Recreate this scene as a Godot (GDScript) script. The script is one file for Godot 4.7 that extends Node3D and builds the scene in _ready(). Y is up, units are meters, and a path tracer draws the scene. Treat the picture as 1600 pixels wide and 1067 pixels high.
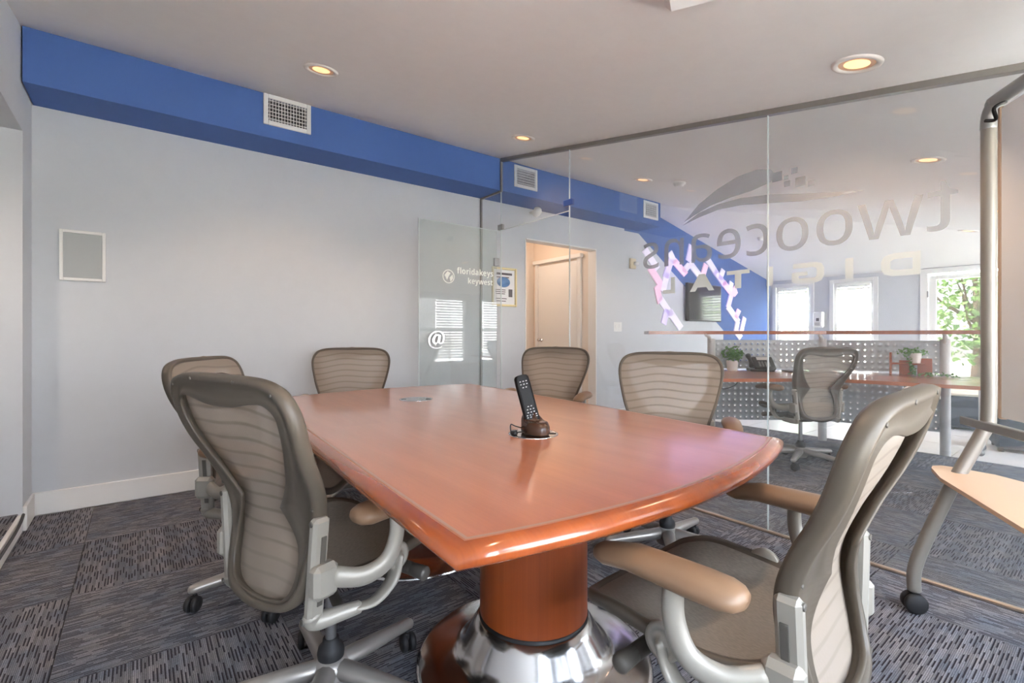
extends Node3D

# ---------------------------------------------------------------- helpers
var taken := {}
var mesh_cache := {}
var M := {}
const FLAT := 0xFFFFFFFF
var group_id := 1

func numbered(called: String) -> String:
	var n: int = taken.get(called, -1) + 1
	taken[called] = n
	return called if n == 0 else "%s_%03d" % [called, n]

func begin() -> SurfaceTool:
	var st := SurfaceTool.new()
	st.begin(Mesh.PRIMITIVE_TRIANGLES)
	return st

func vtx(st: SurfaceTool, p: Vector3, uv: Vector2) -> void:
	st.set_uv(uv)
	st.add_vertex(p)

func tri(st: SurfaceTool, a: Vector3, b: Vector3, c: Vector3) -> void:
	# planar uv in metres, chosen by the main axis of the face
	var n := (b - a).cross(c - a).abs()
	for p in [a, b, c]:
		var q: Vector3 = p
		var uv := Vector2(q.x, q.z)
		if n.x > n.y and n.x > n.z:
			uv = Vector2(q.z, q.y)
		elif n.z > n.y:
			uv = Vector2(q.x, q.y)
		vtx(st, q, uv)

func quad(st: SurfaceTool, a: Vector3, b: Vector3, c: Vector3, d: Vector3) -> void:
	tri(st, a, b, c)
	tri(st, a, c, d)

func grid(st: SurfaceTool, rows: Array, closed := false, uvs: Array = [], smooth := true) -> void:
	group_id += 1
	st.set_smooth_group(group_id if smooth else FLAT)
	for i in rows.size() - 1:
		var a: PackedVector3Array = rows[i]
		var b: PackedVector3Array = rows[i + 1]
		var n := a.size()
		for j in (n if closed else n - 1):
			var k := (j + 1) % n
			if uvs.is_empty():
				var u0 := float(j) / n
				var u1 := float(j + 1) / n
				var v0 := float(i) / rows.size()
				var v1 := float(i + 1) / rows.size()
				for t in [[a[j], u0, v0], [b[k], u1, v1], [a[k], u1, v0], [a[j], u0, v0], [b[j], u0, v1], [b[k], u1, v1]]:
					vtx(st, t[0], Vector2(t[1], t[2]))
			else:
				var ua: PackedVector2Array = uvs[i]
				var ub: PackedVector2Array = uvs[i + 1]
				vtx(st, a[j], ua[j]); vtx(st, b[k], ub[k]); vtx(st, a[k], ua[k])
				vtx(st, a[j], ua[j]); vtx(st, b[j], ub[j]); vtx(st, b[k], ub[k])
	st.set_smooth_group(FLAT)

func bx(st: SurfaceTool, c: Vector3, s: Vector3, bevel := 0.003, b := Basis.IDENTITY) -> void:
	# a box with chamfered edges
	st.set_smooth_group(FLAT)
	var h := s * 0.5
	var e: float = minf(bevel, minf(h.x, minf(h.y, h.z)) * 0.9)
	var i := h - Vector3(e, e, e)
	var P := func(x: float, y: float, z: float) -> Vector3: return c + b * Vector3(x, y, z)
	for sg in [-1.0, 1.0]:
		var q := [[-1, -1], [1, -1], [1, 1], [-1, 1]]
		if sg < 0: q.reverse()
		var f := []
		for k in q: f.append(P.call(sg * h.x, k[0] * i.y, k[1] * i.z))
		quad(st, f[0], f[3], f[2], f[1])
		f = []
		for k in q: f.append(P.call(k[0] * i.x, sg * h.y, k[1] * i.z))
		quad(st, f[0], f[1], f[2], f[3])
		f = []
		for k in q: f.append(P.call(k[0] * i.x, k[1] * i.y, sg * h.z))
		quad(st, f[0], f[3], f[2], f[1])
	if e <= 0.0: return
	for u in [-1.0, 1.0]:
		for v in [-1.0, 1.0]:
			var f2: bool = u * v > 0
			var a1 := [P.call(-i.x, u * h.y, v * i.z), P.call(i.x, u * h.y, v * i.z), P.call(i.x, u * i.y, v * h.z), P.call(-i.x, u * i.y, v * h.z)]
			var a2 := [P.call(u * h.x, -i.y, v * i.z), P.call(u * h.x, i.y, v * i.z), P.call(u * i.x, i.y, v * h.z), P.call(u * i.x, -i.y, v * h.z)]
			var a3 := [P.call(u * h.x, v * i.y, -i.z), P.call(u * h.x, v * i.y, i.z), P.call(u * i.x, v * h.y, i.z), P.call(u * i.x, v * h.y, -i.z)]
			if f2:
				quad(st, a1[0], a1[1], a1[2], a1[3]); quad(st, a2[3], a2[2], a2[1], a2[0]); quad(st, a3[0], a3[1], a3[2], a3[3])
			else:
				quad(st, a1[3], a1[2], a1[1], a1[0]); quad(st, a2[0], a2[1], a2[2], a2[3]); quad(st, a3[3], a3[2], a3[1], a3[0])
			for w in [-1.0, 1.0]:
				var t := [P.call(u * h.x, v * i.y, w * i.z), P.call(u * i.x, v * h.y, w * i.z), P.call(u * i.x, v * i.y, w * h.z)]
				if u * v * w > 0: tri(st, t[0], t[2], t[1])
				else: tri(st, t[0], t[1], t[2])

func box_mesh(s: Vector3, bevel := 0.003) -> ArrayMesh:
	var key := "b%s_%s" % [s, bevel]
	if not mesh_cache.has(key):
		var st := begin()
		bx(st, Vector3.ZERO, s, bevel)
		st.generate_normals()
		mesh_cache[key] = st.commit()
	return mesh_cache[key]

func tube(st: SurfaceTool, pts: Array, rads: Array, seg := 10, squash := Vector2.ONE, up := Vector3.UP, rounded := true) -> void:
	# a swept tube; rads has one radius per point; squash scales side / up axes
	var rows := []
	var n := pts.size()
	var ref := up
	for i in n:
		var p: Vector3 = pts[i]
		var d: Vector3
		if i == 0: d = pts[1] - pts[0]
		elif i == n - 1: d = pts[n - 1] - pts[n - 2]
		else: d = (pts[i + 1] - pts[i]).normalized() + (pts[i] - pts[i - 1]).normalized()
		d = d.normalized()
		if absf(d.dot(ref)) > 0.97: ref = Vector3.RIGHT if absf(d.x) < 0.9 else Vector3.FORWARD
		var side := d.cross(ref).normalized()
		var u := side.cross(d).normalized()
		ref = u
		var r: float = rads[i]
		var ring := func(off: float, k: float) -> PackedVector3Array:
			var a := PackedVector3Array()
			for j in seg:
				var t := TAU * j / seg
				a.append(p + d * off + (side * cos(t) * squash.x + u * sin(t) * squash.y) * r * k)
			return a
		if i == 0:
			if rounded:
				rows.append(ring.call(-r * 0.5, 0.001)); rows.append(ring.call(-r * 0.42, 0.5)); rows.append(ring.call(-r * 0.2, 0.86))
			else:
				rows.append(ring.call(0, 0.001))
		rows.append(ring.call(0, 1.0))
		if i == n - 1:
			if rounded:
				rows.append(ring.call(r * 0.2, 0.86)); rows.append(ring.call(r * 0.42, 0.5)); rows.append(ring.call(r * 0.5, 0.001))
			else:
				rows.append(ring.call(0, 0.001))
	if rounded:
		grid(st, rows, true)
	else:
		grid(st, [rows[0], rows[1]], true)
		grid(st, rows.slice(1, rows.size() - 1), true)
		grid(st, [rows[rows.size() - 2], rows[rows.size() - 1]], true)

func smooth_path(ctrl: Array, per := 6) -> Array:
	var out := []
	for i in ctrl.size() - 1:
		var p0: Vector3 = ctrl[maxi(i - 1, 0)]
		var p1: Vector3 = ctrl[i]
		var p2: Vector3 = ctrl[i + 1]
		var p3: Vector3 = ctrl[mini(i + 2, ctrl.size() - 1)]
		for k in per:
			out.append(p1.cubic_interpolate(p2, p0, p3, float(k) / per))
	out.append(ctrl[ctrl.size() - 1])
	return out

func even(n: int, r: float) -> Array:
	var a := []
	a.resize(n)
	a.fill(r)
	return a

func taper(n: int, r0: float, r1: float) -> Array:
	var a := []
	for i in n: a.append(lerpf(r0, r1, float(i) / (n - 1)))
	return a

func lathe(st: SurfaceTool, prof: Array, seg := 32, xf := Transform3D.IDENTITY, sharp := false) -> void:
	var rows := []
	for q in prof:
		var a := PackedVector3Array()
		for j in seg:
			var t := -TAU * j / seg
			a.append(xf * Vector3(cos(t) * q.x, q.y, sin(t) * q.x))
		rows.append(a)
	if sharp:
		for i in rows.size() - 1: grid(st, [rows[i], rows[i + 1]], true)
	else:
		grid(st, rows, true)

func prism(st: SurfaceTool, poly: PackedVector2Array, y0: float, y1: float, xf := Transform3D.IDENTITY) -> void:
	# outline in x,z; extruded in y; then placed by xf
	st.set_smooth_group(FLAT)
	var idx := Geometry2D.triangulate_polygon(poly)
	var T := func(p: Vector2, y: float) -> Vector3: return xf * Vector3(p.x, y, p.y)
	for k in range(0, idx.size(), 3):
		var a := poly[idx[k]]; var b := poly[idx[k + 1]]; var c := poly[idx[k + 2]]
		if (b - a).cross(c - a) < 0:
			var t := b; b = c; c = t
		tri(st, T.call(a, y1), T.call(b, y1), T.call(c, y1))
		tri(st, T.call(a, y0), T.call(c, y0), T.call(b, y0))
	var cw := Geometry2D.is_polygon_clockwise(poly)
	for k in poly.size():
		var a := poly[k]; var b := poly[(k + 1) % poly.size()]
		if cw: quad(st, T.call(a, y0), T.call(a, y1), T.call(b, y1), T.call(b, y0))
		else: quad(st, T.call(b, y0), T.call(b, y1), T.call(a, y1), T.call(a, y0))

func inset(poly: PackedVector2Array, d: float) -> PackedVector2Array:
	var out := PackedVector2Array()
	var n := poly.size()
	var s := 1.0 if Geometry2D.is_polygon_clockwise(poly) else -1.0
	for i in n:
		var e0 := (poly[i] - poly[(i + n - 1) % n]).normalized()
		var e1 := (poly[(i + 1) % n] - poly[i]).normalized()
		var n0 := Vector2(-e0.y, e0.x) * s
		var n1 := Vector2(-e1.y, e1.x) * s
		var m := (n0 + n1).normalized()
		out.append(poly[i] - m * d / maxf(0.4, m.dot(n0)))
	return out

func obj(called: String, st: SurfaceTool, mat: Material, parent: Node = self) -> MeshInstance3D:
	st.generate_normals()
	return put(called, st.commit(), mat, parent)

func put(called: String, mesh: Mesh, mat: Material, parent: Node = self, at := Vector3.ZERO, basis := Basis.IDENTITY) -> MeshInstance3D:
	var o := MeshInstance3D.new()
	o.mesh = mesh
	o.material_override = mat
	o.name = numbered(called) if parent == self else called
	parent.add_child(o, true)
	o.transform = Transform3D(basis, at)
	o.cast_shadow = GeometryInstance3D.SHADOW_CASTING_SETTING_ON
	return o

func tag(o: Node, label: String, category: String, group := "") -> void:
	o.set_meta("label", label)
	o.set_meta("category", category)
	if group: o.set_meta("group", group)

func struct_(o: Node, label := "") -> void:
	o.set_meta("kind", "structure")
	if label: o.set_meta("label", label)

func thing(called: String, label: String, category: String, at := Vector3.ZERO, turn := 0.0, group := "") -> Node3D:
	var o := Node3D.new()
	o.name = numbered(called)
	add_child(o)
	o.position = at
	o.rotation.y = turn
	tag(o, label, category, group)
	return o

func setting(called: String, label := "", at := Vector3.ZERO) -> Node3D:
	var o := Node3D.new()
	o.name = numbered(called)
	add_child(o)
	o.position = at
	struct_(o, label)
	return o

# ---------------------------------------------------------------- materials
func mat(c: Color, rough := 0.6, metal := 0.0, spec := 0.5) -> StandardMaterial3D:
	var m := StandardMaterial3D.new()
	m.albedo_color = c
	m.roughness = rough
	m.metallic = metal
	m.metallic_specular = spec
	return m

func rgb(r: float, g: float, b: float) -> Color:
	return Color(r / 255.0, g / 255.0, b / 255.0)

func noise_tex(size: int, freq: float, lo: Color, hi: Color, seed_: int, stretch := Vector2.ONE, octaves := 4) -> ImageTexture:
	var n := FastNoiseLite.new()
	n.seed = seed_
	n.frequency = freq
	n.fractal_octaves = octaves
	var im := Image.create(size, size, true, Image.FORMAT_RGB8)
	for y in size:
		for x in size:
			# wraps by walking on a torus-like blend of two samples
			var fx := float(x) / size
			var a := n.get_noise_2d(x * stretch.x, y * stretch.y)
			var b := n.get_noise_2d((x - size) * stretch.x, y * stretch.y)
			var v := lerpf(a, b, smoothstep(0.7, 1.0, fx)) * 0.5 + 0.5
			im.set_pixel(x, y, lo.lerp(hi, clampf(v, 0, 1)))
	im.generate_mipmaps()
	return ImageTexture.create_from_image(im)

func wood_tex(lo: Color, hi: Color, seed_: int) -> ImageTexture:
	var n := FastNoiseLite.new()
	n.seed = seed_
	n.frequency = 0.02
	n.fractal_octaves = 3
	var f := FastNoiseLite.new()
	f.seed = seed_ + 7
	f.frequency = 0.09
	var im := Image.create(512, 512, true, Image.FORMAT_RGB8)
	for y in 512:
		for x in 512:
			var w := n.get_noise_2d(x * 1.0, y * 0.12) * 0.5 + 0.5
			var g := f.get_noise_2d(x * 3.0, y * 0.15) * 0.5 + 0.5
			im.set_pixel(x, y, lo.lerp(hi, clampf(w * 0.65 + g * 0.35, 0, 1)))
	im.generate_mipmaps()
	return ImageTexture.create_from_image(im)

func carpet_tex(seed_: int) -> Array:
	# ribbed loop pile with broken dark lines that run along the rows
	var rng := RandomNumberGenerator.new()
	rng.seed = seed_
	var S := 512
	var im := Image.create(S, S, true, Image.FORMAT_RGB8)
	var hm := Image.create(S, S, true, Image.FORMAT_RGB8)
	var tint := FastNoiseLite.new()
	tint.seed = seed_
	tint.frequency = 0.006
	var base := rgb(130, 130, 133)
	var dark := rgb(58, 57, 62)
	var warm := rgb(141, 137, 134)
	var cool := rgb(112, 119, 128)
	var cols := 64
	for c in cols:
		var x0 := c * S / cols
		var seg_end := 0
		var is_dark := rng.randf() < 0.3
		var shade := rng.randf_range(0.86, 1.06)
		for y in S:
			if y >= seg_end:
				is_dark = not is_dark
				seg_end = y + (rng.randi_range(28, 86) if is_dark else rng.randi_range(24, 84))
			for x in range(x0, x0 + S / cols):
				var k := (x - x0) % 4
				var t := tint.get_noise_2d(x, y)
				var col := base.lerp(warm if t > 0 else cool, clampf(absf(t) * 1.6, 0, 0.7))
				var rib: float = [0.8, 1.06, 1.1, 0.96][k]
				var lum := shade * rib * rng.randf_range(0.82, 1.14)
				var hgt := 0.75 * rib
				if is_dark and (x - x0) < 3:
					col = dark
					lum = rng.randf_range(0.75, 1.2)
					hgt = 0.25
				im.set_pixel(x, y, Color(col.r * lum, col.g * lum, col.b * lum))
				hm.set_pixel(x, y, Color(hgt, hgt, hgt))
	im.generate_mipmaps()
	hm.generate_mipmaps()
	return [ImageTexture.create_from_image(im), ImageTexture.create_from_image(hm)]

func pellicle_tex(seed_: int) -> ImageTexture:
	# woven seat mesh: fine weave, with wavy bands of denser thread; alpha is how open the weave is
	var W := 384
	var H := 448
	var im := Image.create(W, H, true, Image.FORMAT_RGBA8)
	for y in H:
		for x in W:
			var u := float(x) / W
			var v := float(y) / H
			var wave := sin((u - 0.2) * TAU * 0.9) * 0.018 + sin(u * TAU * 1.7 + 1.0) * 0.008
			var ph := fposmod((v + wave) * 15.0, 1.0)
			var line := smoothstep(0.16, 0.05, absf(ph - 0.5)) * (0.85 if v < 0.75 else 0.45)
			var weave := 0.94 + 0.06 * float((x + y) % 3)
			var col := rgb(152, 139, 125).lerp(rgb(116, 103, 90), line)
			im.set_pixel(x, y, Color(col.r * weave, col.g * weave, col.b * weave, lerpf(0.75, 0.95, line)))
	im.generate_mipmaps()
	return ImageTexture.create_from_image(im)

func make_materials() -> void:
	var plaster := noise_tex(256, 0.03, Color(0.985, 0.985, 0.985), Color(1, 1, 1), 3)
	var wall := mat(rgb(208, 211, 215), 0.85)
	wall.albedo_texture = plaster
	wall.uv1_scale = Vector3(0.7, 0.7, 0.7)
	M.wall = wall
	var ceil := mat(rgb(236, 234, 231), 0.9)
	ceil.albedo_texture = plaster
	M.ceiling = ceil
	M.hall = mat(rgb(232, 218, 204), 0.85)
	var blue := mat(rgb(60, 93, 156), 0.75)
	blue.albedo_texture = plaster
	M.blue = blue
	M.trim = mat(rgb(236, 235, 232), 0.5)
	M.white = mat(rgb(238, 238, 236), 0.45)
	M.white_metal = mat(rgb(235, 235, 232), 0.4)
	for i in 3:
		var t := carpet_tex(11 + i)
		var m := mat(Color(0.98, 0.98, 1.0), 0.95, 0.0, 0.25)
		m.albedo_texture = t[0]
		m.heightmap_enabled = true
		m.heightmap_texture = t[1]
		m.heightmap_scale = 0.3
		M["carpet%d" % i] = m
	M.nosing = mat(rgb(62, 60, 60), 0.6)
	var cherry := wood_tex(rgb(132, 60, 22), rgb(164, 84, 38), 5)
	var table := mat(Color(1, 1, 1), 0.2)
	table.albedo_texture = cherry
	table.uv1_scale = Vector3(1.1, 0.7, 1)
	table.clearcoat_enabled = true
	table.clearcoat = 0.8
	table.clearcoat_roughness = 0.2
	M.cherry = table
	var top := mat(Color(1, 1, 1), 0.3)
	top.albedo_texture = wood_tex(rgb(164, 94, 60), rgb(194, 120, 84), 8)
	top.uv1_scale = Vector3(1.1, 0.7, 1)
	top.clearcoat_enabled = true
	top.clearcoat = 1.0
	top.clearcoat_roughness = 0.14
	M.cherry_top = top
	M.easel_tube = mat(rgb(142, 136, 128), 0.4, 0.2)
	var column := mat(rgb(245, 235, 225), 0.35)
	column.albedo_texture = cherry
	column.uv1_scale = Vector3(3, 0.5, 1)
	M.cherry_column = column
	M.inlay = mat(rgb(158, 126, 108), 0.4)
	M.polished = mat(rgb(205, 203, 202), 0.16, 1.0)
	M.chrome = mat(rgb(215, 215, 215), 0.12, 1.0)
	M.steel = mat(rgb(165, 165, 165), 0.35, 1.0)
	M.brass_rail = mat(rgb(205, 190, 172), 0.3, 1.0)
	M.black = mat(rgb(22, 22, 24), 0.45)
	M.black_gloss = mat(rgb(14, 13, 14), 0.45, 0.0, 0.3)
	M.bronze_plastic = mat(rgb(60, 38, 26), 0.22)
	M.rubber = mat(rgb(34, 34, 36), 0.6)
	M.button = mat(rgb(190, 190, 190), 0.5)
	# office chairs
	M.frame = mat(rgb(82, 74, 64), 0.45)
	M.post = mat(rgb(150, 145, 136), 0.38, 0.2)
	M.pad = mat(rgb(128, 101, 78), 0.42)
	M.mech = mat(rgb(92, 88, 82), 0.45, 0.3)
	M.basemetal = mat(rgb(160, 155, 149), 0.35, 0.5)
	var pel := mat(Color(1, 1, 1), 0.75)
	pel.albedo_texture = pellicle_tex(1)
	pel.transparency = BaseMaterial3D.TRANSPARENCY_ALPHA
	M.pellicle = pel
	var seatm := mat(rgb(142, 134, 124), 0.8)
	seatm.albedo_texture = noise_tex(256, 0.25, Color(0.85, 0.85, 0.85), Color(1, 1, 1), 21, Vector2(1, 0.3), 2)
	seatm.uv1_scale = Vector3(3, 3, 3)
	M.seatmesh = seatm
	# glass
	var glass := mat(Color(0.93, 0.97, 0.96, 0.04), 0.0)
	glass.transparency = BaseMaterial3D.TRANSPARENCY_ALPHA
	M.glass = glass
	var door_glass := mat(Color(0.70, 0.79, 0.79, 0.16), 0.0)
	door_glass.transparency = BaseMaterial3D.TRANSPARENCY_ALPHA
	M.door_glass = door_glass
	var tint := mat(Color(0.06, 0.07, 0.07, 0.72), 0.0)
	tint.transparency = BaseMaterial3D.TRANSPARENCY_ALPHA
	M.tinted_glass = tint
	M.glass_edge = mat(rgb(205, 214, 214), 0.3)
	var vinyl := mat(Color(0.66, 0.66, 0.68, 0.5), 0.85)
	vinyl.transparency = BaseMaterial3D.TRANSPARENCY_ALPHA
	M.vinyl = vinyl
	var vinyl2 := mat(Color(0.93, 0.94, 0.92, 0.95), 0.85)
	vinyl2.transparency = BaseMaterial3D.TRANSPARENCY_ALPHA
	M.vinyl_white = vinyl2
	M.channel = mat(rgb(132, 128, 124), 0.4, 0.4)
	M.clip_blue = mat(rgb(44, 68, 128), 0.35)
	M.floor_tile = mat(rgb(228, 224, 218), 0.3)
	M.grout = mat(rgb(170, 165, 158), 0.9)
	M.perf = mat(rgb(186, 192, 194), 0.5)
	M.grey_metal = mat(rgb(150, 150, 148), 0.4, 0.5)
	M.light_grey = mat(rgb(196, 194, 190), 0.45)
	var blind := mat(rgb(250, 250, 246), 0.7)
	blind.backlight_enabled = true
	blind.backlight = Color(0.06, 0.06, 0.058)
	M.blind = blind
	var lamp := mat(rgb(255, 236, 205), 0.5)
	lamp.emission_enabled = true
	lamp.emission = rgb(255, 196, 130)
	lamp.emission_energy_multiplier = 1.0
	M.lamp = lamp
	M.reflector = mat(rgb(235, 190, 150), 0.3)
	M.trim_ring = mat(rgb(232, 226, 218), 0.5)
	for e in [["art_white", rgb(246, 240, 255)], ["art_pink", rgb(255, 214, 236)], ["art_lilac", rgb(232, 220, 255)]]:
		var a := mat(e[1], 0.4)
		a.emission_enabled = true
		a.emission = e[1]
		a.emission_energy_multiplier = 0.12
		M[e[0]] = a
	M.screen = mat(rgb(26, 24, 24), 0.08)
	M.pale_wood = mat(rgb(226, 186, 150), 0.3)
	M.pale_wood.clearcoat_enabled = true
	M.pale_wood.clearcoat = 0.5
	M.whiteboard = mat(rgb(240, 238, 235), 0.2)
	M.board_edge = mat(rgb(186, 160, 136), 0.45)
	M.leaf = mat(rgb(70, 118, 58), 0.6)
	M.leaf2 = mat(rgb(122, 150, 96), 0.6)
	for k in ["leaf", "leaf2"]:
		M[k].backlight_enabled = true
		M[k].backlight = Color(0.35, 0.5, 0.2)
	M.pot = mat(rgb(224, 220, 214), 0.5)
	M.bark = mat(rgb(112, 96, 80), 0.9)
	M.navy = mat(rgb(38, 46, 60), 0.7)
	M.cream = mat(rgb(226, 220, 202), 0.7)
	M.ground = mat(rgb(205, 200, 188), 0.9)
	M.paper = mat(rgb(232, 234, 236), 0.6)
	M.frame_cream = mat(rgb(226, 212, 164), 0.5)
	M.poster_blue = mat(rgb(110, 150, 200), 0.6)
	M.poster_dark = mat(rgb(96, 92, 98), 0.6)
	M.speaker_cloth = mat(rgb(176, 180, 180), 0.9)
	M.yellowed = mat(rgb(222, 208, 176), 0.5)

# ---------------------------------------------------------------- room measures
const WALL_Z := -3.98
const SOUTH_Z := 0.95
const GLASS_X := 2.69
const FAR_X := 8.93
const LEFT_X := -0.5

func ceil_a(z: float) -> float: return 2.724 - 0.181 * (z + 3.64)
func ceil_b(x: float) -> float: return 2.681 - 0.2025 * (x - 5.669)
func ceil_h(x: float, z: float) -> float: return minf(ceil_a(z), ceil_b(x))

func _ready() -> void:
	# ------------------------------------------------ camera, sky, exposure
	var cam := Camera3D.new()
	cam.name = "camera"
	add_child(cam)
	cam.position = Vector3(0, 1.07, 0)
	cam.rotation.y = -atan(583.0 / 752.0)
	cam.near = 0.05
	cam.far = 200.0
	cam.projection = Camera3D.PROJECTION_FRUSTUM
	cam.size = 2.0 * 0.05 * 533.5 / 752.0
	cam.frustum_offset = Vector2(0, -10.5 / 752.0 * 0.05)
	cam.current = true
	var env := Environment.new()
	env.background_mode = Environment.BG_SKY
	var sky := Sky.new()
	var ps := ProceduralSkyMaterial.new()
	ps.sky_top_color = Color(0.80, 0.86, 0.94)
	ps.sky_horizon_color = Color(0.95, 0.95, 0.95)
	ps.ground_bottom_color = Color(0.62, 0.60, 0.56)
	ps.ground_horizon_color = Color(0.85, 0.85, 0.84)
	ps.sky_energy_multiplier = 1.0
	sky.sky_material = ps
	env.sky = sky
	env.background_energy_multiplier = 22.0
	env.tonemap_mode = Environment.TONE_MAPPER_LINEAR
	env.tonemap_exposure = 1.3
	env.sdfgi_enabled = true
	env.ssao_enabled = true
	env.ssil_enabled = true
	var we := WorldEnvironment.new()
	we.name = "environment"
	we.environment = env
	add_child(we)
	var sun := DirectionalLight3D.new()
	sun.name = "sun"
	sun.light_color = rgb(255, 244, 228)
	sun.light_energy = 45.0
	sun.light_angular_distance = 0.6
	sun.shadow_enabled = true
	sun.sky_mode = DirectionalLight3D.SKY_MODE_LIGHT_ONLY
	add_child(sun)
	sun.look_at_from_position(Vector3.ZERO, Vector3(0.25, -1.0, 0.5))
	make_materials()
	build_shell()
	build_floor()
	build_windows()
	build_glass()
	build_table()
	build_chairs()
	build_wall_things()
	build_downlights()
	build_far_desk()
	build_easel()
	build_far_things()
	build_small_things()
	build_outside()

# ---------------------------------------------------------------- shell
func build_shell() -> void:
	var st := begin()
	# long wall, with the opening to the hall
	var T := 0.12
	var zc := WALL_Z - T / 2
	for s in [[-1.75, 3.276, -0.2, 2.95], [3.276, 4.38, 2.105, 2.95], [4.38, FAR_X + 0.12, -0.2, 2.95]]:
		bx(st, Vector3((s[0] + s[1]) / 2, (s[2] + s[3]) / 2, zc), Vector3(s[1] - s[0], s[3] - s[2], T), 0.0)
	struct_(obj("wall_back", st, M.wall), "long white wall with the hall doorway")
	# blue painted field beyond the bulkhead, cut by a slanting edge
	st = begin()
	var pts := PackedVector2Array()
	for q in [[4.9, 2.40], [5.19, 2.40], [7.33, 1.14], [7.33, 0.6], [8.93, 0.6], [8.93, 2.021], [5.669, 2.681], [5.15, 2.786], [4.9, 2.786]]:
		pts.append(Vector2(q[0], q[1]))
	prism(st, pts, 0.0, 0.002, Transform3D(Basis(Vector3.RIGHT, Vector3(0, 0, 1), Vector3.UP), Vector3(0, 0, WALL_Z)))
	struct_(obj("trim_1", st, M.blue), "blue painted field on the far part of the long wall")
	# blue bulkhead under the ceiling, in two lengths either side of the glass
	struct_(obj("trim_2", bulkhead(LEFT_X + 0.007, GLASS_X - 0.007, [[0.826, 2.617, 0.25, 0.15]]), M.blue), "blue bulkhead under the meeting room ceiling")
	struct_(obj("trim_3", bulkhead(GLASS_X + 0.007, 5.183, [[2.99, 2.60, 0.23, 0.15], [4.98, 2.60, 0.23, 0.15]]), M.blue), "blue bulkhead beyond the glass")
	# ceiling: the sloping plane and the hip beyond
	st = begin()
	var A := [Vector2(-0.62, -4.1), Vector2(5.046, -4.1), Vector2(9.05, 0.38), Vector2(9.05, 1.1), Vector2(-0.62, 1.1)]
	var B := [Vector2(5.046, -4.1), Vector2(9.05, -4.1), Vector2(9.05, 0.38)]
	for part in [[A, true], [B, false]]:
		var poly: Array = part[0]
		for y in [0.0, 0.12]:
			for k in range(1, poly.size() - 1):
				var v := []
				for q in [poly[0], poly[k], poly[k + 1]]:
					v.append(Vector3(q.x, (ceil_a(q.y) if part[1] else ceil_b(q.x)) + y, q.y))
				if y > 0: tri(st, v[0], v[1], v[2])
				else: tri(st, v[0], v[2], v[1])
	struct_(obj("ceiling", st, M.ceiling), "sloping plaster ceiling")
	# far wall with two windows and a glazed door
	st = begin()
	var xc := FAR_X + 0.06
	var far := func(z0: float, z1: float, y0: float, y1: float) -> void:
		bx(st, Vector3(xc, (y0 + y1) / 2, (z0 + z1) / 2), Vector3(0.12, y1 - y0, z1 - z0), 0.0)
	far.call(-4.1, -3.872, -0.2, 2.3); far.call(-3.872, -3.326, -0.2, 0.55); far.call(-3.872, -3.326, 1.90, 2.3)
	far.call(-3.326, -2.977, -0.2, 2.3); far.call(-2.977, -2.442, -0.2, 0.55); far.call(-2.977, -2.442, 1.90, 2.3)
	far.call(-2.442, -1.80, -0.2, 2.3); far.call(-1.80, -0.85, 1.95, 2.3); far.call(-0.85, 1.07, -0.2, 2.3)
	struct_(obj("wall_right", st, M.wall), "far end wall with windows and glazed door")
	# window wall behind the camera
	st = begin()
	var zs := SOUTH_Z + 0.06
	var x0 := LEFT_X - 0.12
	for wx in window_spots():
		bx(st, Vector3((x0 + wx - 0.36) / 2, 0.95, zs), Vector3(wx - 0.36 - x0, 2.3, 0.12), 0.0)
		bx(st, Vector3(wx, 0.15, zs), Vector3(0.72, 0.7, 0.12), 0.0)
		bx(st, Vector3(wx, 1.96, zs), Vector3(0.72, 0.28, 0.12), 0.0)
		x0 = wx + 0.36
	bx(st, Vector3((x0 + FAR_X) / 2, 0.95, zs), Vector3(FAR_X - x0, 2.3, 0.12), 0.0)
	struct_(obj("wall_front", st, M.wall), "low wall of windows behind the table")
	# left wall with the opening to the raised alcove
	st = begin()
	bx(st, Vector3(LEFT_X - 0.06, 1.4, (WALL_Z - 3.70) / 2), Vector3(0.12, 3.2, 3.98 - 3.70), 0.0)
	bx(st, Vector3(LEFT_X - 0.06, 2.59, (-3.70 - 1.9) / 2), Vector3(0.12, 0.82, 1.8), 0.0)
	bx(st, Vector3(LEFT_X - 0.06, 1.3, (-1.9 + 1.07) / 2), Vector3(0.12, 3.0, 2.97), 0.0)
	struct_(obj("wall_left", st, M.wall), "white wall end beside the raised alcove")
	st = begin()
	bx(st, Vector3(-1.69, 1.2, -2.95), Vector3(0.12, 2.8, 2.3), 0.0)
	bx(st, Vector3(-1.1, 1.2, -1.84), Vector3(1.2, 2.8, 0.12), 0.0)
	bx(st, Vector3(-1.17, 2.34, -2.93), Vector3(1.12, 0.1, 2.1), 0.0)
	struct_(obj("wall_alcove", st, M.wall), "white walls of the raised alcove")
	# raised platform of the alcove
	st = begin()
	bx(st, Vector3(-1.075, -0.055, -2.94), Vector3(1.15, 0.29, 2.08), 0.004)
	var pf := obj("trim_4", st, M.trim)
	struct_(pf, "white riser of the alcove step")
	for k in 3:
		put("carpet_tile", box_mesh(Vector3(0.575, 0.008, 0.66), 0.002), M.carpet0, pf, Vector3(-0.805, 0.095, -3.63 + k * 0.665))
		put("carpet_tile", box_mesh(Vector3(0.565, 0.008, 0.66), 0.002), M.carpet1, pf, Vector3(-1.38, 0.095, -3.63 + k * 0.665))
	st = begin()
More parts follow.
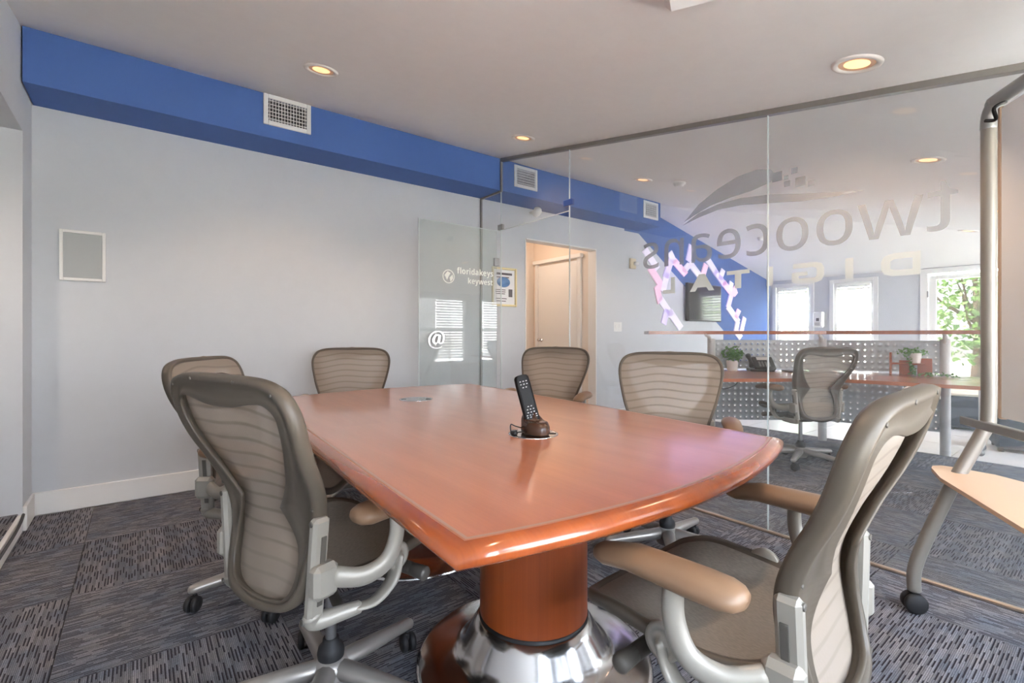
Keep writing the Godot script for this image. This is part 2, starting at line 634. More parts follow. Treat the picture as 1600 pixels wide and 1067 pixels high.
	tube(st, smooth_path([Vector3(-0.515, 0.09, -3.96), Vector3(-0.50, 0.092, -3.75), Vector3(-0.485, 0.085, -3.4), Vector3(-0.49, 0.085, -2.6), Vector3(-0.49, 0.085, -1.95)]), even(25, 0.007), 8)
	obj("step_nosing", st, M.nosing, pf)
	# baseboards
	st = begin()
	for s in [[LEFT_X, GLASS_X - 0.03], [GLASS_X + 0.03, 3.21], [4.45, FAR_X]]:
		bx(st, Vector3((s[0] + s[1]) / 2, 0.068, WALL_Z + 0.008), Vector3(s[1] - s[0], 0.136, 0.016), 0.004)
	bx(st, Vector3(-1.06, 0.16, WALL_Z + 0.008), Vector3(1.1, 0.12, 0.016), 0.004)
	struct_(obj("baseboard_back", st, M.trim), "white baseboard along the long wall")
	st = begin()
	bx(st, Vector3(LEFT_X + 0.008, 0.068, -3.83), Vector3(0.016, 0.136, 0.26), 0.004)
	bx(st, Vector3(LEFT_X + 0.008, 0.068, -0.47), Vector3(0.016, 0.136, 2.8), 0.004)
	struct_(obj("baseboard_left", st, M.trim), "white baseboard along the left wall")
	# hall behind the doorway
	st = begin()
	bx(st, Vector3(3.7, 1.2, -5.21), Vector3(1.6, 2.8, 0.12), 0.0)
	bx(st, Vector3(4.44, 1.2, -4.6), Vector3(0.12, 2.8, 1.22), 0.0)
	bx(st, Vector3(2.96, 1.2, -4.6), Vector3(0.12, 2.8, 1.22), 0.0)
	bx(st, Vector3(3.7, 2.45, -4.62), Vector3(1.6, 0.1, 1.2), 0.0)
	bx(st, Vector3(3.7, -0.05, -4.62), Vector3(1.6, 0.1, 1.2), 0.0)
	struct_(obj("wall_hall", st, M.hall), "warm lit hall walls behind the doorway")
	# hall door on the side wall
	var d := setting("door_1", "white hall door with a plain header", Vector3(4.38, 0, -4.65))
	put("door_leaf", box_mesh(Vector3(0.03, 2.0, 0.74), 0.004), M.trim, d, Vector3(-0.018, 1.005, 0))
	put("casing", box_mesh(Vector3(0.035, 2.04, 0.06), 0.004), M.trim, d, Vector3(-0.02, 1.02, -0.405))
	put("casing", box_mesh(Vector3(0.035, 2.04, 0.06), 0.004), M.trim, d, Vector3(-0.02, 1.02, 0.405))
	put("header", box_mesh(Vector3(0.06, 0.05, 0.92), 0.006), M.trim, d, Vector3(-0.032, 2.06, 0))
	st = begin()
	lathe(st, [Vector2(0.026, 0), Vector2(0.026, 0.006), Vector2(0.010, 0.01), Vector2(0.010, 0.03), Vector2(0.024, 0.04), Vector2(0.026, 0.052), Vector2(0.016, 0.064), Vector2(0.0, 0.066)], 20, Transform3D(Basis(Vector3.BACK, PI / 2), Vector3(-0.033, 1.0, -0.30)))
	obj("knob", st, M.chrome, d)
	# casing of the doorway itself
	st = begin()
	bx(st, Vector3(3.268, 1.05, -4.04), Vector3(0.014, 2.1, 0.13), 0.002)
	bx(st, Vector3(4.372, 1.05, -4.04), Vector3(0.014, 2.1, 0.13), 0.002)
	bx(st, Vector3(3.828, 2.098, -4.04), Vector3(1.1, 0.014, 0.13), 0.002)
	struct_(obj("trim_5", st, M.trim), "white lining of the doorway")
	var ag := thing("alcove_downlight", "small recessed downlight in the alcove ceiling", "lamp", Vector3(-0.85, 2.29, -2.9))
	st = begin()
	lathe(st, [Vector2(0.07, 0.0), Vector2(0.068, -0.005), Vector2(0.05, -0.006), Vector2(0.045, -0.001)], 28)
	obj("trim_ring", st, M.trim_ring, ag)
	st = begin()
	lathe(st, [Vector2(0.046, -0.0015), Vector2(0.0, -0.004)], 24)
	obj("bulb", st, M.lamp, ag)
	var al := SpotLight3D.new()
	al.name = "alcove_beam"
	al.light_color = rgb(255, 232, 212)
	al.light_energy = 0.9
	al.light_size = 0.04
	al.spot_angle = 75
	al.spot_range = 10
	al.shadow_enabled = true
	ag.add_child(al)
	al.position = Vector3(0, -0.02, 0)
	al.rotation.x = -PI / 2
	var l := OmniLight3D.new()
	l.name = "hall_lamp"
	l.light_color = rgb(255, 228, 204)
	l.light_energy = 0.26
	l.light_size = 0.12
	l.omni_range = 12
	l.shadow_enabled = true
	add_child(l)
	l.position = Vector3(3.7, 2.30, -4.55)
	var hl := thing("hall_ceiling_lamp", "small globe lamp on the hall ceiling behind the doorway", "lamp", Vector3(3.7, 2.40, -4.55))
	st = begin()
	lathe(st, [Vector2(0.0, -0.17), Vector2(0.06, -0.15), Vector2(0.09, -0.10), Vector2(0.06, -0.04), Vector2(0.04, -0.03)], 24)
	obj("globe", st, M.lamp, hl)
	st = begin()
	lathe(st, [Vector2(0.05, -0.03), Vector2(0.07, -0.02), Vector2(0.07, 0.0)], 24)
	obj("canopy", st, M.white_metal, hl)

func bulkhead(x0: float, x1: float, holes: Array) -> SurfaceTool:
	# hollow box under the ceiling: front board with openings for the vents, underside and ends
	var st := begin()
	var front := func(a: float, b: float, y0: float, y1: float) -> void:
		bx(st, Vector3((a + b) / 2, (y0 + y1) / 2, -3.649), Vector3(b - a, y1 - y0, 0.018), 0.0)
	var at := x0
	for q in holes:
		var l: float = q[0] - q[2] / 2
		var r: float = q[0] + q[2] / 2
		front.call(at, l, 2.426, 2.774)
		front.call(l, r, 2.426, q[1] - q[3] / 2)
		front.call(l, r, q[1] + q[3] / 2, 2.774)
		at = r
	front.call(at, x1, 2.426, 2.774)
	bx(st, Vector3((x0 + x1) / 2, 2.435, (-3.658 + WALL_Z) / 2), Vector3(x1 - x0, 0.018, 3.98 - 3.658), 0.0)
	for x in [x0 + 0.009, x1 - 0.009]:
		bx(st, Vector3(x, 2.609, (-3.658 + WALL_Z) / 2), Vector3(0.018, 0.33, 3.98 - 3.658), 0.0)
	return st

func window_spots() -> Array:
	return [0.15, 1.15, 2.15, 4.86, 5.96, 7.06, 8.16]

# ---------------------------------------------------------------- floor
func build_floor() -> void:
	var fl := setting("floor", "carpet tiles laid quarter-turned, pale stone tiles beyond")
	var st := begin()
	bx(st, Vector3(3.7, -0.108, -1.5), Vector3(10.9, 0.2, 5.2), 0.0)
	obj("slab", st, M.grout, fl)
	var S := 0.65
	var tile := begin()
	# carpet tile with its own uv so that the pile runs one way
	var h := S / 2 - 0.0012
	var t0 := 0.0
	tile.set_smooth_group(FLAT)
	var c := [Vector3(-h, t0, -h), Vector3(h, t0, -h), Vector3(h, t0, h), Vector3(-h, t0, h)]
	var uv := [Vector2(0, 0), Vector2(1, 0), Vector2(1, 1), Vector2(0, 1)]
	for k in [0, 1, 2, 0, 2, 3]: vtx(tile, c[k], uv[k])
	for k in 4:
		var a: Vector3 = c[k]
		var b: Vector3 = c[(k + 1) % 4]
		var d := Vector3(0, -0.007, 0)
		for q in [[a, 0], [a + d, 0], [b + d, 1], [a, 0], [b + d, 1], [b, 1]]: vtx(tile, q[0], Vector2(q[1], 0.01))
	tile.generate_normals()
	var tm := tile.commit()
	var rng := RandomNumberGenerator.new()
	rng.seed = 4
	for i in range(-1, 10):
		for j in range(0, 8):
			var x := -0.22 + (i + 0.5) * S
			var z := -3.96 + (j + 0.5) * S
			if x > 5.75: continue
			var turn := PI / 2 if (i + j) % 2 == 0 else 0.0
			if rng.randf() < 0.5: turn += PI
			put("carpet_tile", tm, M["carpet%d" % rng.randi_range(0, 2)], fl, Vector3(x, 0, z), Basis(Vector3.UP, turn))
	var F := 0.6
	for i in 6:
		for j in 9:
			put("stone_tile", box_mesh(Vector3(F - 0.006, 0.01, F - 0.006), 0.002), M.floor_tile, fl, Vector3(5.64 + F / 2 + i * F, -0.004, -3.98 + F / 2 + j * F))

# ---------------------------------------------------------------- windows
func sash(w: Node3D, width: float, y0: float, y1: float, mid: float) -> void:
	var hgt := y1 - y0
	var st := begin()
	for s in [-1, 1]: bx(st, Vector3(s * (width / 2 - 0.02), y0 + hgt / 2, 0), Vector3(0.04, hgt, 0.06), 0.004)
	bx(st, Vector3(0, y1 - 0.02, 0), Vector3(width - 0.08, 0.04, 0.06), 0.004)
	bx(st, Vector3(0, y0 + 0.025, 0), Vector3(width - 0.08, 0.05, 0.06), 0.004)
	obj("window_frame", st, M.trim, w)
	put("meeting_rail", box_mesh(Vector3(width - 0.08, 0.045, 0.05), 0.004), M.trim, w, Vector3(0, mid, 0))
	put("pane", box_mesh(Vector3(width - 0.08, y1 - mid - 0.0625, 0.006), 0.0), M.glass, w, Vector3(0, (y1 - 0.04 + mid + 0.0225) / 2, 0))
	put("pane", box_mesh(Vector3(width - 0.08, mid - y0 - 0.0725, 0.006), 0.0), M.glass, w, Vector3(0, (y0 + 0.05 + mid - 0.0225) / 2, 0))

func blind(width: float, y0: float, y1: float, label: String, at: Vector3, turn: float, tilt: float) -> void:
	var b := thing("window_blind", label, "blind", at, turn, "white slat blinds")
	put("head_rail", box_mesh(Vector3(width, 0.03, 0.03), 0.003), M.white, b, Vector3(0, y1 - 0.015, 0))
	var n := int((y1 - y0 - 0.05) / 0.052)
	for k in n:
		put("slat", box_mesh(Vector3(width, 0.0025, 0.05), 0.0), M.blind, b, Vector3(0, y1 - 0.06 - k * 0.052, 0), Basis(Vector3.RIGHT, tilt))
	for s in [-0.3, 0.3]:
		put("lift_cord", box_mesh(Vector3(0.002, y1 - y0 - 0.06, 0.002), 0.0), M.white, b, Vector3(s * width, (y0 + y1) / 2, 0.026))

func casing(w: Node3D, width: float, y0: float, y1: float, z: float) -> void:
	var st := begin()
	for s in [-1, 1]: bx(st, Vector3(s * (width / 2 + 0.03), (y0 + y1) / 2, z), Vector3(0.06, y1 - y0 + 0.12, 0.02), 0.004)
	bx(st, Vector3(0, y1 + 0.03, z), Vector3(width, 0.06, 0.02), 0.004)
	bx(st, Vector3(0, y0 - 0.03, z), Vector3(width, 0.06, 0.03), 0.004)
	obj("casing", st, M.trim, w)

func build_windows() -> void:
	var k := 0
	for z in [-3.599, -2.7095]:
		k += 1
		var w := setting("window_%d" % k, "sash window in the far wall", Vector3(FAR_X + 0.05, 0, z))
		w.rotation.y = -PI / 2
		var wd: float = 0.546 if k == 1 else 0.535
		sash(w, wd, 0.55, 1.90, 1.20)
		casing(w, wd, 0.55, 1.90, 0.06)
		blind(wd - 0.09, 0.62, 1.86, ["white slat blind in the far window nearest the blue wall", "white slat blind in the far window right of the dispenser"][k - 1], Vector3(FAR_X + 0.0, 0, z), -PI / 2, 0.8)
	for x in window_spots():
		k += 1
		var w := setting("window_%d" % k, "sash window behind the table", Vector3(x, 0, SOUTH_Z + 0.05))
		w.rotation.y = PI
		sash(w, 0.72, 0.5, 1.82, 1.17)
		if x > 3 and x < 7: blind(0.62, 0.56, 1.78, "white slat blind in the window wall %s" % ("nearer the glass" if x < 5 else "farther from the glass"), Vector3(x, 0, SOUTH_Z + 0.005), PI, 0.75)
	# glazed door to the garden
	var d := setting("door_2", "white glazed garden door in the far wall", Vector3(FAR_X + 0.04, 0, -1.325))
	var st := begin()
	for s in [-1, 1]: bx(st, Vector3(0, 0.96, s * 0.425), Vector3(0.05, 1.9, 0.085), 0.005)
	bx(st, Vector3(0, 1.885, 0), Vector3(0.05, 0.06, 0.77), 0.005)
	bx(st, Vector3(0, 0.12, 0), Vector3(0.05, 0.22, 0.77), 0.005)
	obj("door_leaf", st, M.trim, d)
	put("pane", box_mesh(Vector3(0.006, 1.62, 0.77), 0.0), M.tinted_glass, d, Vector3(0, 1.04, 0))
	st = begin()
	for s in [-1, 1]: bx(st, Vector3(-0.05, 0.98, s * 0.515), Vector3(0.02, 1.96, 0.09), 0.005)
	bx(st, Vector3(-0.05, 1.975, 0), Vector3(0.02, 0.07, 1.12), 0.005)
	obj("casing", st, M.trim, d)
	st = begin()
	tube(st, [Vector3(-0.03, 0.92, 0.40), Vector3(-0.09, 0.92, 0.40), Vector3(-0.09, 0.92, 0.28)], even(3, 0.01), 8)
	obj("handle", st, M.steel, d)
	for y in [0.3, 1.65]:
		put("hinge", box_mesh(Vector3(0.012, 0.09, 0.02), 0.003), M.steel, d, Vector3(-0.064, y, -0.47))

# ---------------------------------------------------------------- glass partition
func pane_mesh(z0: float, z1: float, y0: float, sloped: bool, y1 := 0.0) -> ArrayMesh:
	var st := begin()
	var a := ceil_a(z0) - 0.004 if sloped else y1
	var b := ceil_a(z1) - 0.004 if sloped else y1
	var poly := PackedVector2Array([Vector2(z0, y0), Vector2(z1, y0), Vector2(z1, b), Vector2(z0, a)])
	prism(st, poly, -0.005, 0.005, Transform3D(Basis(Vector3(0, 0, 1), Vector3(1, 0, 0), Vector3(0, 1, 0)), Vector3.ZERO))
	st.generate_normals()
	return st.commit()

func text_mesh(text: String, size: Vector3, serif := false, weight := 400, outline_gap := 0.0) -> ArrayMesh:
	var f := SystemFont.new()
	f.font_names = PackedStringArray(["Droid Serif" if serif else "Droid Sans"])
	f.font_weight = weight
	var t := TextMesh.new()
	t.font = f
	t.text = text
	t.font_size = 64
	t.pixel_size = 0.01
	t.depth = 0.1
	t.curve_step = 1.0
	var ab := t.get_aabb()
	# bake to a mesh of the asked size, centred on its lower left corner
	var arr := t.surface_get_arrays(0)
	var st := SurfaceTool.new()
	st.create_from_arrays(arr)
	var src: ArrayMesh = st.commit()
	var out := SurfaceTool.new()
	var sc := Vector3(size.x / ab.size.x, size.y / ab.size.y, size.z / ab.size.z)
	out.append_from(src, 0, Transform3D(Basis.from_scale(sc), -ab.position * sc))
	for s in range(1, t.get_surface_count()):
		var st2 := SurfaceTool.new()
		st2.create_from_arrays(t.surface_get_arrays(s))
		out.append_from(st2.commit(), 0, Transform3D(Basis.from_scale(sc), -ab.position * sc))
	return out.commit()

func build_glass() -> void:
	var g := thing("glass_partition", "frameless glass partition with clear panes between meeting room and office", "partition", Vector3(GLASS_X, 0, 0))
	put("pane", pane_mesh(-3.974, -3.641, 0.012, false, 2.42), M.glass, g)
	put("pane", pane_mesh(-3.633, -2.731, 2.052, true), M.glass, g)
	put("pane", pane_mesh(-2.723, -1.212, 0.012, true), M.glass, g)
	put("pane", pane_mesh(-1.206, 0.306, 0.012, true), M.glass, g)
	put("pane", pane_mesh(0.312, 0.94, 0.012, true), M.glass, g)
	for z in [-3.637, -2.727, -1.209, 0.309]:
		var y0 := 0.012
		var y1 := ceil_a(z) - 0.01
		put("pane_joint", box_mesh(Vector3(0.010, y1 - y0, 0.005), 0.0), M.glass_edge, g, Vector3(0, (y0 + y1) / 2, z))
	put("pane_joint", box_mesh(Vector3(0.010, 0.004, 0.90), 0.0), M.glass_edge, g, Vector3(0, 2.05, -3.182))
	# channels at ceiling, floor, wall
	var st := begin()
	var ang := atan(0.181)
	var zl := (0.94 + 3.62)
	bx(st, Vector3(0, ceil_a((-3.62 + 0.94) / 2) - 0.012, (-3.62 + 0.94) / 2), Vector3(0.036, 0.034, zl / cos(ang)), 0.002, Basis(Vector3.RIGHT, ang))
	obj("head_channel", st, M.channel, g)
	put("floor_channel", box_mesh(Vector3(0.022, 0.014, 3.66), 0.003), M.brass_rail, g, Vector3(0, 0.007, -0.893))
	put("wall_channel", box_mesh(Vector3(0.022, 2.41, 0.016), 0.002), M.channel, g, Vector3(0, 1.21, -3.970))
	put("bulkhead_channel", box_mesh(Vector3(0.022, 0.016, 0.33), 0.002), M.channel, g, Vector3(0, 2.418, -3.81))
	put("bulkhead_channel", box_mesh(Vector3(0.022, 0.34, 0.016), 0.002), M.channel, g, Vector3(0, 2.58, -3.632))
	# patch fittings
	put("patch_fitting", box_mesh(Vector3(0.03, 0.05, 0.10), 0.004), M.clip_blue, g, Vector3(0, 2.115, -2.735)).set_meta("label", "dark patch fitting at the pane joint")
	put("patch_fitting", box_mesh(Vector3(0.03, 0.05, 0.07), 0.004), M.steel, g, Vector3(0, 2.08, -3.64))
	# lettering, read from the office side
	var flip := Basis(Vector3(0, 0, -1), Vector3(0, 1, 0), Vector3(1, 0, 0))
	var px := 0.0065
	var a := put("lettering", text_mesh("twooceans", Vector3(1.585, 0.215, 0.0015)), M.vinyl, g, Vector3(px, 1.508, -0.445), flip)
	a.set_meta("label", "frosted lettering twooceans, seen reversed")
	# the second line: wide block capitals, each cut from one sheet of strokes (u to the right as read, v up)
	var caps := [
		[-0.567, 0.142, [[[0, 0], [0.70, 0], [0.92, 0.10], [1, 0.32], [1, 0.68], [0.92, 0.90], [0.70, 1], [0, 1], [0, 0.74], [0.66, 0.74], [0.76, 0.66], [0.76, 0.34], [0.66, 0.26], [0, 0.26]], [[0, 0.26], [0.2, 0.26], [0.2, 0.74], [0, 0.74]]]],
		[-0.818, 0.033, [[[0, 0], [1, 0], [1, 1], [0, 1]]]],
		[-0.942, 0.150, [[[0.26, 0], [0.9, 0], [1, 0.1], [1, 0.56], [0.5, 0.56], [0.5, 0.38], [0.78, 0.38], [0.78, 0.24], [0.3, 0.24], [0.22, 0.34], [0.22, 0.66], [0.3, 0.76], [0.96, 0.76], [0.96, 1], [0.26, 1], [0.08, 0.92], [0, 0.7], [0, 0.3], [0.08, 0.08]]]],
		[-1.186, 0.033, [[[0, 0], [1, 0], [1, 1], [0, 1]]]],
		[-1.312, 0.132, [[[0.36, 0], [0.64, 0], [0.64, 0.78], [1, 0.78], [1, 1], [0, 1], [0, 0.78], [0.36, 0.78]]]],
		[-1.521, 0.160, [[[0, 0], [0.22, 0], [0.32, 0.22], [0.68, 0.22], [0.78, 0], [1, 0], [0.62, 1], [0.38, 1]]]],
		[-1.785, 0.090, [[[0, 0], [1, 0], [1, 0.24], [0.34, 0.24], [0.34, 1], [0, 1]]]]]
	for cap in caps:
		st = begin()
		for outline in cap[2]:
			var poly := PackedVector2Array()
			for q in outline: poly.append(Vector2(cap[0] - q[0] * cap[1], 1.335 + q[1] * 0.103))
			prism(st, poly, 0.0, 0.0015, Transform3D(Basis(Vector3(0, 0, 1), Vector3(1, 0, 0), Vector3(0, 1, 0)), Vector3(px, 0, 0)))
		var lt := obj("lettering", st, M.vinyl_white, g)
		lt.set_meta("label", "block capital of the word DIGITAL, seen reversed")
	# swoosh over the name: two blades and a scatter of squares
	var Q := func(z: float, y: float) -> Vector2: return Vector2(z, y)
	var up := [[-1.72, 1.775], [-1.62, 1.865], [-1.50, 1.93], [-1.38, 1.972], [-1.27, 1.982], [-1.20, 1.965], [-1.175, 1.93], [-1.20, 1.895], [-1.30, 1.872], [-1.42, 1.862], [-1.54, 1.842], [-1.64, 1.808]]
	var low := [[-1.73, 1.755], [-1.62, 1.812], [-1.50, 1.838], [-1.36, 1.845], [-1.20, 1.828], [-1.05, 1.798], [-0.90, 1.770], [-0.775, 1.75], [-0.90, 1.748], [-1.05, 1.758], [-1.20, 1.782], [-1.36, 1.805], [-1.50, 1.806], [-1.62, 1.785]]
	var B := Transform3D(Basis(Vector3(0, 0, 1), Vector3(1, 0, 0), Vector3(0, 1, 0)), Vector3(px, 0, 0))
	for pl in [up, low]:
		st = begin()
		var poly := PackedVector2Array()
		for q in pl: poly.append(Q.call(q[0], q[1]))
		prism(st, poly, 0.0, 0.0015, B)
		obj("swoosh", st, M.vinyl, g)
	for q in [[-1.165, 1.915, 0.05], [-1.115, 1.865, 0.03], [-1.08, 1.925, 0.03], [-1.05, 1.86, 0.048], [-1.0, 1.84, 0.028], [-1.12, 1.90, 0.022]]:
		put("square", box_mesh(Vector3(0.0015, q[2], q[2]), 0.0), M.vinyl, g, Vector3(px, q[1], q[0]))
	# the open glass door, folded back towards the long wall
	var d := thing("glass_door", "open frameless glass door with lettering, standing along the long wall", "door", Vector3(GLASS_X - 0.03, 0, -3.655))
	put("pane", box_mesh(Vector3(0.80, 2.03, 0.010), 0.0), M.door_glass, d, Vector3(-0.41, 1.027, 0))
	put("pane_edge", box_mesh(Vector3(0.004, 2.03, 0.011), 0.0), M.glass_edge, d, Vector3(-0.812, 1.027, 0))
	put("pane_edge", box_mesh(Vector3(0.81, 0.004, 0.011), 0.0), M.glass_edge, d, Vector3(-0.41, 2.044, 0))
	for y in [0.25, 1.75]:
		put("hinge", box_mesh(Vector3(0.055, 0.075, 0.03), 0.004), M.steel, d, Vector3(-0.012, y, 0))
	st = begin()
	var hd := put("door_pull", text_mesh("@", Vector3(0.155, 0.15, 0.02), true, 700), M.chrome, d, Vector3(-0.74, 0.952, 0.012))
	hd.set_meta("label", "chrome at-sign door pull")
	put("lettering", text_mesh("floridakeys", Vector3(0.39, 0.075, 0.0015), false, 700), M.vinyl_white, d, Vector3(-0.445, 1.592, 0.006))
	put("lettering", text_mesh("keywest", Vector3(0.27, 0.070, 0.0015), false, 700), M.vinyl_white, d, Vector3(-0.33, 1.512, 0.006))
	st = begin()
	lathe(st, [Vector2(0.052, 0), Vector2(0.060, 0), Vector2(0.060, 0.002), Vector2(0.052, 0.002), Vector2(0.052, 0)], 28, Transform3D(Basis(Vector3.RIGHT, PI / 2), Vector3(-0.53, 1.578, 0.006)), true)
	for q in [[[-0.04, 0.01], [-0.01, 0.045], [0.02, 0.03], [0.0, 0.0], [-0.015, -0.03]], [[0.01, -0.01], [0.04, 0.02], [0.045, -0.015], [0.02, -0.045]]]:
		var poly := PackedVector2Array()
		for e in q: poly.append(Vector2(e[0], e[1]))
		prism(st, poly, 0.0, 0.0015, Transform3D(Basis(Vector3.RIGHT, Vector3(0, 0, 1), Vector3.UP), Vector3(-0.53, 1.578, 0.006)))
	obj("globe_emblem", st, M.vinyl_white, d)

# ---------------------------------------------------------------- table
func table_outline() -> PackedVector2Array:
	var NL := Vector2(0.383, -0.635); var NR := Vector2(1.645, -0.690); var FR := Vector2(1.805, -2.775); var FL := Vector2(0.50, -2.76)
	var out := PackedVector2Array()
	var edge := func(a: Vector2, b: Vector2, bow: float, n: int) -> void:
		var nrm := (b - a).normalized()
		nrm = Vector2(nrm.y, -nrm.x)
		for k in n:
			var t := float(k) / n
			out.append(a.lerp(b, t) + nrm * bow * (4 * t * (1 - t)))
	# order: NL -> NR -> FR -> FL ; outward normal must point out
	edge.call(NR, NL, 0.095, 16)
	edge.call(NL, FL, 0.012, 10)
	edge.call(FL, FR, 0.10, 16)
	edge.call(FR, NR, 0.02, 10)
	return out

func build_table() -> void:
	var t := thing("conference_table", "large glossy cherry conference table with bowed ends", "table", Vector3(1.08, 0, -1.735))
	var poly := table_outline()
	for i in poly.size(): poly[i] -= Vector2(1.08, -1.735)
	var prof := [[0.045, 0.7385], [0.030, 0.7385], [0.016, 0.7365], [0.006, 0.731], [0.0, 0.722], [0.0, 0.712], [0.005, 0.704], [0.014, 0.700], [0.035, 0.699], [0.045, 0.699]]
	var rows := []
	var uvs := []
	for p in prof:
		var q := inset(poly, p[0])
		var a := PackedVector3Array()
		var u := PackedVector2Array()
		for v in q:
			a.append(Vector3(v.x, p[1], v.y))
			u.append(Vector2(v.x, v.y + p[1]))
		a.append(a[0]); u.append(u[0])
		rows.append(a); uvs.append(u)
	var st := begin()
	grid(st, rows.slice(0, 2), false, uvs.slice(0, 2))
	var st_edge := begin()
	grid(st_edge, rows.slice(1, 10), false, uvs.slice(1, 10))
	obj("table_edge", st_edge, M.cherry, t)
	var inner := inset(poly, 0.045)
	var n_in := inner.size()
	for k in n_in:
		var a := inner[k]
		var b := inner[(k + 1) % n_in]
		tri(st, Vector3(0, 0.7385, 0), Vector3(b.x, 0.7385, b.y), Vector3(a.x, 0.7385, a.y))
		tri(st, Vector3(0, 0.699, 0), Vector3(a.x, 0.699, a.y), Vector3(b.x, 0.699, b.y))
	obj("table_top", st, M.cherry_top, t)
	# grey inlay line round the top
	st = begin()
	var o1 := inset(poly, 0.034)
	var o2 := inset(poly, 0.041)
	for k in o1.size():
		var n := (k + 1) % o1.size()
		quad(st, Vector3(o1[k].x, 0.7390, o1[k].y), Vector3(o1[n].x, 0.7390, o1[n].y), Vector3(o2[n].x, 0.7390, o2[n].y), Vector3(o2[k].x, 0.7390, o2[k].y))
	obj("inlay_line", st, M.inlay, t)
	for c in [Vector3(1.04, 0, -1.225), Vector3(1.125, 0, -2.255)]:
		var at: Vector3 = c - Vector3(1.08, 0, -1.735)
		st = begin()
		lathe(st, [Vector2(0.178, 0.158), Vector2(0.178, 0.699)], 48, Transform3D(Basis.IDENTITY, at))
		var col := obj("pedestal_column", st, M.cherry_column, t)
		st = begin()
		lathe(st, [Vector2(0.1805, 0.145), Vector2(0.1805, 0.160), Vector2(0.17, 0.162)], 48, Transform3D(Basis.IDENTITY, at))
		obj("black_ring", st, M.black, col)
		st = begin()
		lathe(st, [Vector2(0.0, 0.150), Vector2(0.176, 0.150), Vector2(0.184, 0.146), Vector2(0.20, 0.120), Vector2(0.228, 0.072), Vector2(0.248, 0.046), Vector2(0.27, 0.034), Vector2(0.32, 0.026), Vector2(0.372, 0.018), Vector2(0.384, 0.012), Vector2(0.386, 0.0)], 64, Transform3D(Basis.IDENTITY, at))
		obj("pedestal_base", st, M.polished, t)
	# power ports let into the top
	for c in [Vector3(1.042, 0.7388, -1.228), Vector3(1.125, 0.7388, -2.255)]:
		var at: Vector3 = c - Vector3(1.08, 0, -1.735)
		st = begin()
		lathe(st, [Vector2(0.083, 0.0), Vector2(0.083, 0.0015), Vector2(0.078, 0.002), Vector2(0.074, 0.001)], 40, Transform3D(Basis.IDENTITY, at))
		var pt := obj("power_port", st, M.chrome, t)
		st = begin()
		lathe(st, [Vector2(0.075, 0.001), Vector2(0.0, 0.001)], 40, Transform3D(Basis.IDENTITY, at))
		obj("port_lid", st, M.polished, pt)
		for s in [-1, 1]:
			put("cable_slot", box_mesh(Vector3(0.028, 0.001, 0.020), 0.0), M.black_gloss, pt, at + Vector3(s * 0.052, 0.0012, s * 0.04), Basis(Vector3.UP, -0.65))
	# remote standing in its dock
	var dk := thing("remote_dock", "dark bronze charging dock on the nearer table port", "dock", Vector3(1.048, 0.740, -1.228), -0.2)
	dk.scale = Vector3(1.25, 1.2, 1.25)
	st = begin()
	var rr := []
	for q in [[0.0, 0.001], [0.0, 0.9], [0.006, 1.0], [0.022, 0.98], [0.034, 0.85], [0.036, 0.7], [0.036, 0.001]]:
		var a := PackedVector3Array()
		for j in 28:
			var th := -TAU * j / 28
			var zz := sin(th) * 0.052
			var lift := 0.022 * smoothstep(0.0, -0.05, zz) if q[0] > 0.02 else 0.0
			a.append(Vector3(cos(th) * 0.034 * q[1], q[0] + lift, zz * q[1] + 0.004))
		rr.append(a)
	grid(st, rr, true)
	obj("cradle", st, M.bronze_plastic, dk)
	var rm := thing("remote_control", "black remote control standing upright in the dock", "remote", Vector3(1.048, 0.765, -1.232), -0.35)
	rm.rotate_object_local(Vector3(1, 0, 0), -0.22)
	rm.rotate_object_local(Vector3(0, 0, 1), 0.2)
	st = begin()
	var rrow := []
	for k in 9:
		var y: float = [0.0, 0.002, 0.02, 0.06, 0.10, 0.14, 0.165, 0.172, 0.175][k]
		var s: float = [0.6, 0.9, 1.0, 1.0, 1.0, 1.0, 0.95, 0.8, 0.4][k]
		var a := PackedVector3Array()
		for j in 20:
			var th := -TAU * j / 20
			a.append(Vector3(signf(cos(th)) * pow(absf(cos(th)), 0.5) * 0.027 * s, y, signf(sin(th)) * pow(absf(sin(th)), 0.7) * 0.010))
		rrow.append(a)
	grid(st, rrow, true)
	grid(st, [rrow[8], rrow[7]], true)
	obj("body", st, M.black_gloss, rm)
	for r in [[0.152, 3], [0.142, 3], [0.131, 2], [0.066, 2], [0.056, 3], [0.046, 3], [0.037, 4], [0.030, 4]]:
		for k in r[1]:
			put("button", box_mesh(Vector3(0.005, 0.0025, 0.002), 0.0005), M.button, rm, Vector3((k - (r[1] - 1) / 2.0) * 0.011, r[0], 0.0098))
	put("screen", box_mesh(Vector3(0.036, 0.05, 0.001), 0.0), M.screen, rm, Vector3(0, 0.098, 0.0100)).material_override = M.black_gloss
	var cb := thing("dock_cable", "thin black cable looping from the dock to the port", "cable", Vector3(1.0, 0.741, -1.26))
	st = begin()
	var cp := smooth_path([Vector3(0.03, 0.012, 0.0), Vector3(0.0, 0.022, -0.01), Vector3(-0.02, 0.030, -0.01), Vector3(-0.024, 0.012, -0.006), Vector3(-0.02, 0.003, 0.0), Vector3(0.0, 0.008, 0.022), Vector3(0.02, 0.004, 0.05), Vector3(0.05, 0.003, 0.062)])
	tube(st, cp, even(cp.size(), 0.0022), 6)
	obj("cord", st, M.black, cb)
	st = begin()
	bx(st, Vector3(-0.018, 0.006, 0.003), Vector3(0.028, 0.012, 0.018), 0.003, Basis(Vector3.UP, 0.6))
	obj("plug", st, M.black, cb)

